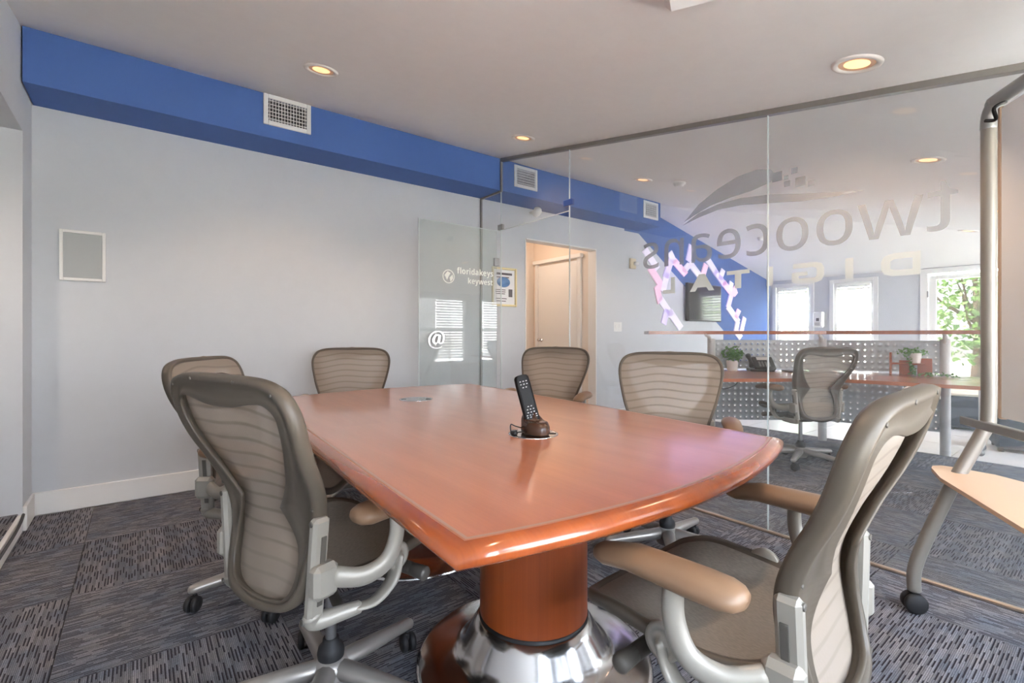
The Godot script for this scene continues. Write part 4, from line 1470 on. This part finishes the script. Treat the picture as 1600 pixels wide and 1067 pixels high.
func build_far_desk() -> void:
	# spine: left wing from L to J, right wing from J to R
	var L := Vector3(4.66, 0, -2.66)
	var J := Vector3(5.48, 0, -1.93)
	var R := Vector3(5.66, 0, -1.02)
	var t := thing("reception_desk", "angled office desk with cherry tops and perforated grey screens", "desk", J)
	var rel := func(p: Vector3) -> Vector3: return p - J
	# work surface
	var st := begin()
	var poly := PackedVector2Array()
	for q in [[4.62, -2.70], [5.46, -1.95], [5.62, -1.00], [5.70, -0.10], [4.66, -0.10], [4.62, -0.60], [4.49, -1.46], [4.38, -1.60], [3.74, -2.06]]: poly.append(Vector2(q[0] - J.x, q[1] - J.z))
	prism(st, poly, 0.685, 0.712)
	obj("work_surface", st, M.cherry_top, t)
	# transaction shelf above the spine
	var up := PackedVector2Array()
	for q in [[4.10, -3.02], [4.24, -3.18], [5.56, -2.02], [5.86, -0.10], [5.60, -0.06], [5.38, -1.86]]: up.append(Vector2(q[0] - J.x, q[1] - J.z))
	st = begin()
	prism(st, up, 1.075, 1.108)
	obj("counter_shelf", st, M.cherry, t)
	for w in [[L, J], [J, R]]:
		var a: Vector3 = w[0]
		var b: Vector3 = w[1]
		var d := (b - a)
		var len_ := d.length() - 0.07
		var bas := Basis(Vector3.UP, atan2(-d.z, d.x))
		var mid: Vector3 = rel.call((a + b) / 2)
		put("perforated_screen", perf_panel(len_, 0.28), M.perf, t, mid + Vector3(0, 0.865, 0), bas)
		put("perforated_screen", perf_panel(len_, 0.47), M.perf, t, mid + Vector3(0, 0.435, 0), bas)
		put("screen_edge", box_mesh(Vector3(len_, 0.012, 0.01), 0.002), M.perf, t, mid + Vector3(0, 1.011, 0), bas)
	for p in [L, J, R]:
		st = begin()
		var q: Vector3 = rel.call(p)
		tube(st, [q + Vector3(0, 0.0, 0), q + Vector3(0, 1.03, 0)], [0.038, 0.038], 16, Vector2.ONE, Vector3.UP, false)
		var tow := Vector3(-0.8, 0, 0.1)
		tube(st, smooth_path([q + Vector3(0, 0.90, 0), q + Vector3(-0.01, 0.98, 0), q + Vector3(-0.06, 1.045, 0.01), q + Vector3(-0.14, 1.068, 0.02)]), taper(19, 0.026, 0.014), 8)
		obj("post", st, M.light_grey, t)
	st = begin()
	var e: Vector3 = rel.call(Vector3(5.45, 0, -0.2))
	tube(st, [e + Vector3(0, 0.0, 0), e + Vector3(0, 0.68, 0)], [0.03, 0.03], 12, Vector2.ONE, Vector3.UP, false)
	obj("post", st, M.light_grey, t)
	# loose cable under the top
	st = begin()
	var cp := smooth_path([Vector3(-1.45, 0.68, -0.42), Vector3(-1.42, 0.62, -0.38), Vector3(-1.32, 0.585, -0.32), Vector3(-1.24, 0.62, -0.26), Vector3(-1.22, 0.68, -0.24)])
	tube(st, cp, even(cp.size(), 0.004), 6)
	obj("hanging_cable", st, M.black, t)
	# things standing on it
	potted_plant(Vector3(4.70, 0.712, -2.46))
	desk_phone(Vector3(4.86, 0.712, -2.26), -0.9)
	var nb := thing("notebook", "thin dark notebook lying on the desk beside the phone", "notebook", Vector3(5.04, 0.712, -2.02), 0.7)
	put("cover", box_mesh(Vector3(0.22, 0.010, 0.16), 0.002), M.black, nb, Vector3(0, 0.006, 0))
	put("pages", box_mesh(Vector3(0.215, 0.006, 0.155), 0.001), M.paper, nb, Vector3(0.004, 0.006, 0.004))
	trailing_plant(Vector3(5.42, 0.712, -1.24))

func leaves(st: SurfaceTool, n: int, c: Vector3, r: Vector3, size: float, rng: RandomNumberGenerator) -> void:
	for k in n:
		var d := Vector3(rng.randfn(), rng.randfn(), rng.randfn()).normalized() * pow(rng.randf(), 0.4)
		var p := c + d * r
		var b := Basis.from_euler(Vector3(rng.randf_range(-1.2, 1.2), rng.randf() * TAU, rng.randf_range(-0.8, 0.8)))
		var s := size * rng.randf_range(0.7, 1.3)
		var a0 := p
		var a1 := p + b * Vector3(-0.45 * s, 0.12 * s, 0.5 * s)
		var a2 := p + b * Vector3(0.45 * s, 0.12 * s, 0.5 * s)
		var a3 := p + b * Vector3(0, -0.05 * s, 1.1 * s)
		var m := p + b * Vector3(0, 0, 0.5 * s)
		tri(st, a0, a1, m); tri(st, a0, m, a2); tri(st, m, a1, a3); tri(st, m, a3, a2)

func potted_plant(at: Vector3) -> void:
	var p := thing("potted_plant", "small bushy green plant in a white pot on the far desk", "plant", at)
	var rng := RandomNumberGenerator.new()
	rng.seed = 9
	var st := begin()
	lathe(st, [Vector2(0.0, 0.0), Vector2(0.045, 0.0), Vector2(0.055, 0.10), Vector2(0.050, 0.10), Vector2(0.046, 0.085), Vector2(0.0, 0.085)], 24, Transform3D.IDENTITY, true)
	obj("pot", st, M.pot, p)
	st = begin()
	leaves(st, 260, Vector3(0, 0.165, 0), Vector3(0.10, 0.075, 0.10), 0.028, rng)
	obj("foliage", st, M.leaf, p)
	st = begin()
	for k in 7:
		var d := Vector3(rng.randf_range(-0.05, 0.05), 0.16, rng.randf_range(-0.05, 0.05))
		tube(st, [Vector3(0, 0.085, 0), d], [0.003, 0.002], 5)
	obj("stem", st, M.leaf2, p)

func desk_phone(at: Vector3, turn: float) -> void:
	var p := thing("desk_phone", "black desk telephone with handset and small screen on the far desk", "telephone", at, turn)
	var st := begin()
	var b := Basis(Vector3.RIGHT, 0.55)
	bx(st, Vector3(0.03, 0.075, 0), Vector3(0.19, 0.03, 0.20), 0.008, b)
	bx(st, Vector3(0.0, 0.012, 0.01), Vector3(0.22, 0.024, 0.18), 0.006)
	bx(st, Vector3(0.0, 0.06, -0.06), Vector3(0.12, 0.08, 0.03), 0.006)
	obj("phone_body", st, M.black, p)
	st = begin()
	var hp := []
	for q in [[-0.09], [-0.05], [0.0], [0.05], [0.09]]: hp.append(Vector3(-0.095, 0.085, 0) + b * Vector3(0, 0.018 + 0.012 * (1.0 - absf(q[0]) / 0.09), q[0]))
	tube(st, hp, [0.026, 0.02, 0.016, 0.02, 0.026], 10)
	obj("handset", st, M.black, p)
	put("phone_screen", box_mesh(Vector3(0.11, 0.002, 0.05), 0.0), M.light_grey, p, Vector3(0.03, 0.075, 0) + b * Vector3(0, 0.0165, -0.06), b)
	for r in 4:
		for k in 4:
			put("key", box_mesh(Vector3(0.018, 0.004, 0.014), 0.001), M.grey_metal, p, Vector3(0.03, 0.075, 0) + b * Vector3((k - 1.5) * 0.028, 0.017, 0.0 + r * 0.022), b)

func trailing_plant(at: Vector3) -> void:
	var w := thing("wooden_plant_stand", "small cherry wood stand with upright side boards on the far desk", "stand", at, 0.2)
	for q in [[-0.11, 0.20], [0.0, 0.13], [0.125, 0.15]]:
		put("side_board", box_mesh(Vector3(0.016, q[1], 0.10), 0.002), M.cherry_column, w, Vector3(0, q[1] / 2, q[0]), Basis(Vector3.UP, PI / 2 if q[0] < 0 else 0.0))
	put("shelf_board", box_mesh(Vector3(0.10, 0.014, 0.24), 0.002), M.cherry_column, w, Vector3(0, 0.10, 0.01))
	var p := thing("trailing_plant", "trailing green plant in a white pot on the wooden stand", "plant", at + Vector3(0.0124, 0.107, 0.0613))
	var st := begin()
	lathe(st, [Vector2(0.0, 0.0), Vector2(0.035, 0.0), Vector2(0.046, 0.09), Vector2(0.042, 0.09), Vector2(0.038, 0.075), Vector2(0.0, 0.075)], 24, Transform3D.IDENTITY, true)
	obj("pot", st, M.pot, p)
	var rng := RandomNumberGenerator.new()
	rng.seed = 19
	st = begin()
	leaves(st, 120, Vector3(0, 0.10, -0.02), Vector3(0.07, 0.03, 0.12), 0.022, rng)
	for k in 16:
		var q := Vector3(-0.06, 0.08 - 0.012 * k, -0.05 + 0.004 * k)
		leaves(st, 6, q, Vector3(0.02, 0.02, 0.02), 0.02, rng)
		leaves(st, 6, Vector3(-0.05, -0.09, -0.02 + 0.02 * k), Vector3(0.02, 0.012, 0.02), 0.02, rng)
	obj("foliage", st, M.leaf, p)

# ---------------------------------------------------------------- whiteboard easel
func build_easel() -> void:
	var P0 := Vector3(2.51, 0, -0.33)
	var d := Vector3(-0.8, 0, 0.6)
	var n := Vector3(-0.6, 0, -0.8)
	var W := 0.95
	var t := thing("whiteboard_easel", "rolling whiteboard easel with grey tube frame and pale wooden shelf", "easel", P0)
	for s in [0.0, W]:
		var o: Vector3 = d * s
		var st := begin()
		var pth := smooth_path([o + n * 0.235 + Vector3(0, 0.085, 0), o + n * 0.225 + Vector3(0, 0.20, 0), o + n * 0.12 + Vector3(0, 0.48, 0), o + n * 0.02 + Vector3(0, 0.70, 0), o + Vector3(0, 0.78, 0), o + Vector3(0, 1.3, 0), o + Vector3(0, 1.86, 0)])
		tube(st, pth, even(pth.size(), 0.023), 14)
		obj("frame_tube", st, M.easel_tube, t)
		st = begin()
		var p2 := smooth_path([o + Vector3(0, 0.66, 0) + n * 0.03, o - n * 0.10 + Vector3(0, 0.45, 0), o - n * 0.28 + Vector3(0, 0.2, 0), o - n * 0.32 + Vector3(0, 0.085, 0)])
		if s > 0:
			tube(st, p2, even(p2.size(), 0.02), 12)
			obj("rear_leg", st, M.easel_tube, t)
		for q in ([n * 0.235, -n * 0.32] if s > 0 else [n * 0.235]):
			st = begin()
			var at: Vector3 = o + q
			for k in [-1, 1]:
				var rows := []
				for e in [[0.003, 0.001], [0.003, 0.032], [0.008, 0.038], [0.022, 0.038], [0.029, 0.030], [0.030, 0.001]]:
					var a := PackedVector3Array()
					for j in 22:
						var th: float = TAU * j / 22 * k
						a.append(at + d * (k * e[0]) + Vector3(0, 0.038, 0) + (Vector3.UP * cos(th) + n * sin(th)) * e[1])
					rows.append(a)
				grid(st, rows, true)
			tube(st, [at + Vector3(0, 0.05, 0), at + Vector3(0, 0.09, 0)], [0.012, 0.012], 8)
			obj("caster", st, M.rubber, t)
	# rounded top of the frame and the top rail
	var st := begin()
	var tp := smooth_path([Vector3(0, 1.84, 0), Vector3(0, 1.89, 0) + d * 0.008, Vector3(0, 1.918, 0) + d * 0.04, Vector3(0, 1.925, 0) + d * 0.10, Vector3(0, 1.925, 0) + d * (W - 0.10), Vector3(0, 1.918, 0) + d * (W - 0.04), Vector3(0, 1.84, 0) + d * W])
	tube(st, tp, even(tp.size(), 0.025), 14)
	obj("top_rail", st, M.grey_metal, t)
	var bas := Basis(d, Vector3.UP, -n)
	var c: Vector3 = d * (W / 2)
	# board hung between the posts
	put("board_panel", box_mesh(Vector3(W - 0.20, 1.10, 0.018), 0.003), M.whiteboard, t, c + Vector3(0, 1.325, 0) + n * 0.012, bas)
	for s in [-1, 1]:
		put("board_edge", box_mesh(Vector3(0.018, 1.11, 0.024), 0.004), M.board_edge, t, c + d * (s * (W / 2 - 0.095)) + Vector3(0, 1.325, 0) + n * 0.012, bas)
	for s in [0.09, 0.30]:
		st = begin()
		tube(st, smooth_path([d * s + Vector3(0, 1.90, 0), d * s + n * 0.035 + Vector3(0, 1.88, 0), d * s + n * 0.03 + Vector3(0, 1.84, 0), d * (s - 0.02) + n * 0.05 + Vector3(0, 1.845, 0)]), even(19, 0.006), 8)
		obj("paper_hook", st, M.black, t)
	put("marker_tray", box_mesh(Vector3(W - 0.05, 0.014, 0.09), 0.005), M.grey_metal, t, c + Vector3(0, 0.742, 0) + n * 0.055, bas)
	put("marker_tray_lip", box_mesh(Vector3(W - 0.05, 0.03, 0.008), 0.003), M.grey_metal, t, c + Vector3(0, 0.752, 0) + n * 0.10, bas)
	# pale wooden shelf below
	st = begin()
	var poly := PackedVector2Array()
	for q in [[-0.10, -0.10], [-0.085, -0.135], [-0.05, -0.155], [0.10, -0.20], [W, -0.30], [W, 0.10], [0.10, 0.06], [0.0, 0.02], [-0.085, -0.07]]:
		var p: Vector3 = d * q[0] - n * q[1]
		poly.append(Vector2(p.x, p.z))
	prism(st, poly, 0.535, 0.549)
	obj("shelf", st, M.pale_wood, t)
	put("shelf_bracket", box_mesh(Vector3(W - 0.2, 0.03, 0.03), 0.005), M.navy, t, c + Vector3(0, 0.518, 0) + n * 0.08, bas)

# ---------------------------------------------------------------- other things in the office
func build_far_things() -> void:
	var s := thing("hand_dispenser", "white hand sanitiser dispenser between the far windows", "dispenser", Vector3(FAR_X, 1.32, -3.18))
	put("housing", box_mesh(Vector3(0.10, 0.26, 0.15), 0.02), M.white, s, Vector3(-0.05, 0, 0))
	put("push_bar", box_mesh(Vector3(0.02, 0.06, 0.09), 0.006), M.light_grey, s, Vector3(-0.105, -0.07, 0))
	put("sight_glass", box_mesh(Vector3(0.004, 0.05, 0.045), 0.001), M.poster_dark, s, Vector3(-0.101, 0.0, 0.0))
	for q in [[6.45, -0.62, 0.42, "dark navy square ottoman with a cream top, by the desk"], [7.55, -1.10, 0.55, "larger dark navy ottoman behind, near the garden door"]]:
		var o := thing("ottoman", q[3], "ottoman", Vector3(q[0], 0, q[1]), 0.25)
		put("ottoman_body", box_mesh(Vector3(q[2], 0.36, q[2]), 0.03), M.navy, o, Vector3(0, 0.205, 0))
		put("cushion_top", box_mesh(Vector3(q[2] - 0.01, 0.06, q[2] - 0.01), 0.025), M.cream, o, Vector3(0, 0.41, 0))
		for e in [[-1, -1], [-1, 1], [1, -1], [1, 1]]:
			put("foot", box_mesh(Vector3(0.04, 0.03, 0.04), 0.004), M.black, o, Vector3(e[0] * q[2] * 0.4, 0.015, e[1] * q[2] * 0.4))
	var t := thing("rolling_table", "low white tube framed rolling table under the desk end", "table", Vector3(6.05, 0, -0.62), 0.1)
	put("top_board", box_mesh(Vector3(0.36, 0.02, 0.5), 0.006), M.white, t, Vector3(0, 0.615, 0))
	for e in [[-0.15, -0.22], [-0.15, 0.22], [0.15, -0.22], [0.15, 0.22]]:
		var st := begin()
		tube(st, smooth_path([Vector3(e[0] * 0.7, 0.60, e[1]), Vector3(e[0], 0.585, e[1]), Vector3(e[0] * 1.05, 0.3, e[1]), Vector3(e[0] * 1.1, 0.055, e[1])]), even(19, 0.014), 8)
		obj("leg", st, M.white, t)
		st = begin()
		lathe(st, [Vector2(0.0, -0.015), Vector2(0.026, -0.015), Vector2(0.028, 0.0), Vector2(0.026, 0.015), Vector2(0.0, 0.015)], 18, Transform3D(Basis(Vector3.BACK, PI / 2), Vector3(e[0] * 1.1, 0.028, e[1])))
		obj("caster", st, M.grey_metal, t)
	var c := thing("pedestal_cabinet", "cherry wood pedestal cabinet seen behind the easel", "cabinet", Vector3(4.55, 0, -0.12), 0.0)
	put("cabinet_body", box_mesh(Vector3(0.40, 0.58, 0.45), 0.004), M.cherry_column, c, Vector3(0, 0.30, 0))
	for k in 3:
		var dr := put("drawer", box_mesh(Vector3(0.016, 0.17, 0.42), 0.003), M.cherry_column, c, Vector3(-0.208, 0.12 + k * 0.185, 0))
		put("handle", box_mesh(Vector3(0.014, 0.01, 0.12), 0.003), M.steel, dr, Vector3(-0.014, 0.03, 0))

func build_small_things() -> void:
	pass

# ---------------------------------------------------------------- garden outside
func build_outside() -> void:
	var st := begin()
	bx(st, Vector3(6, -0.3, -1), Vector3(60, 0.16, 60), 0.0)
	struct_(obj("ground", st, M.ground), "pale paving outside")
	var rng := RandomNumberGenerator.new()
	rng.seed = 33
	var spots := [[13.0, -1.9, 3.6, "leafy garden tree filling the glazed door"], [14.6, 1.9, 4.2, "leafy garden tree right of the glazed door view"], [10.6, 0.6, 1.5, "low garden shrub outside the glazed door"], [14.0, -5.6, 4.0, "leafy garden tree behind the far windows"]]
	for q in spots:
		var h: float = q[2]
		var t := thing("garden_tree" if h > 2 else "garden_shrub", q[3], "tree" if h > 2 else "shrub", Vector3(q[0], -0.22, q[1]), 0.0, "garden trees")
		st = begin()
		tube(st, [Vector3(0, 0, 0), Vector3(0.05, h * 0.3, 0.05), Vector3(-0.05, h * 0.7, 0)], [0.09 * h / 3, 0.07 * h / 3, 0.03], 10)
		for k in 8:
			var a := rng.randf() * TAU
			var b := Vector3(0, h * rng.randf_range(0.25, 0.5), 0)
			tube(st, [b, b + Vector3(cos(a) * 0.5, 0.4, sin(a) * 0.5), b + Vector3(cos(a) * 0.9, 0.9, sin(a) * 0.9)], [0.03, 0.02, 0.01], 6)
		obj("trunk", st, M.bark, t)
		st = begin()
		leaves(st, 1800, Vector3(0, h * 0.6, 0), Vector3(1.3, h * 0.42, 1.5) * (1.0 if h > 2 else 0.5), 0.11 if h > 2 else 0.07, rng)
		obj("foliage", st, M.leaf2, t)
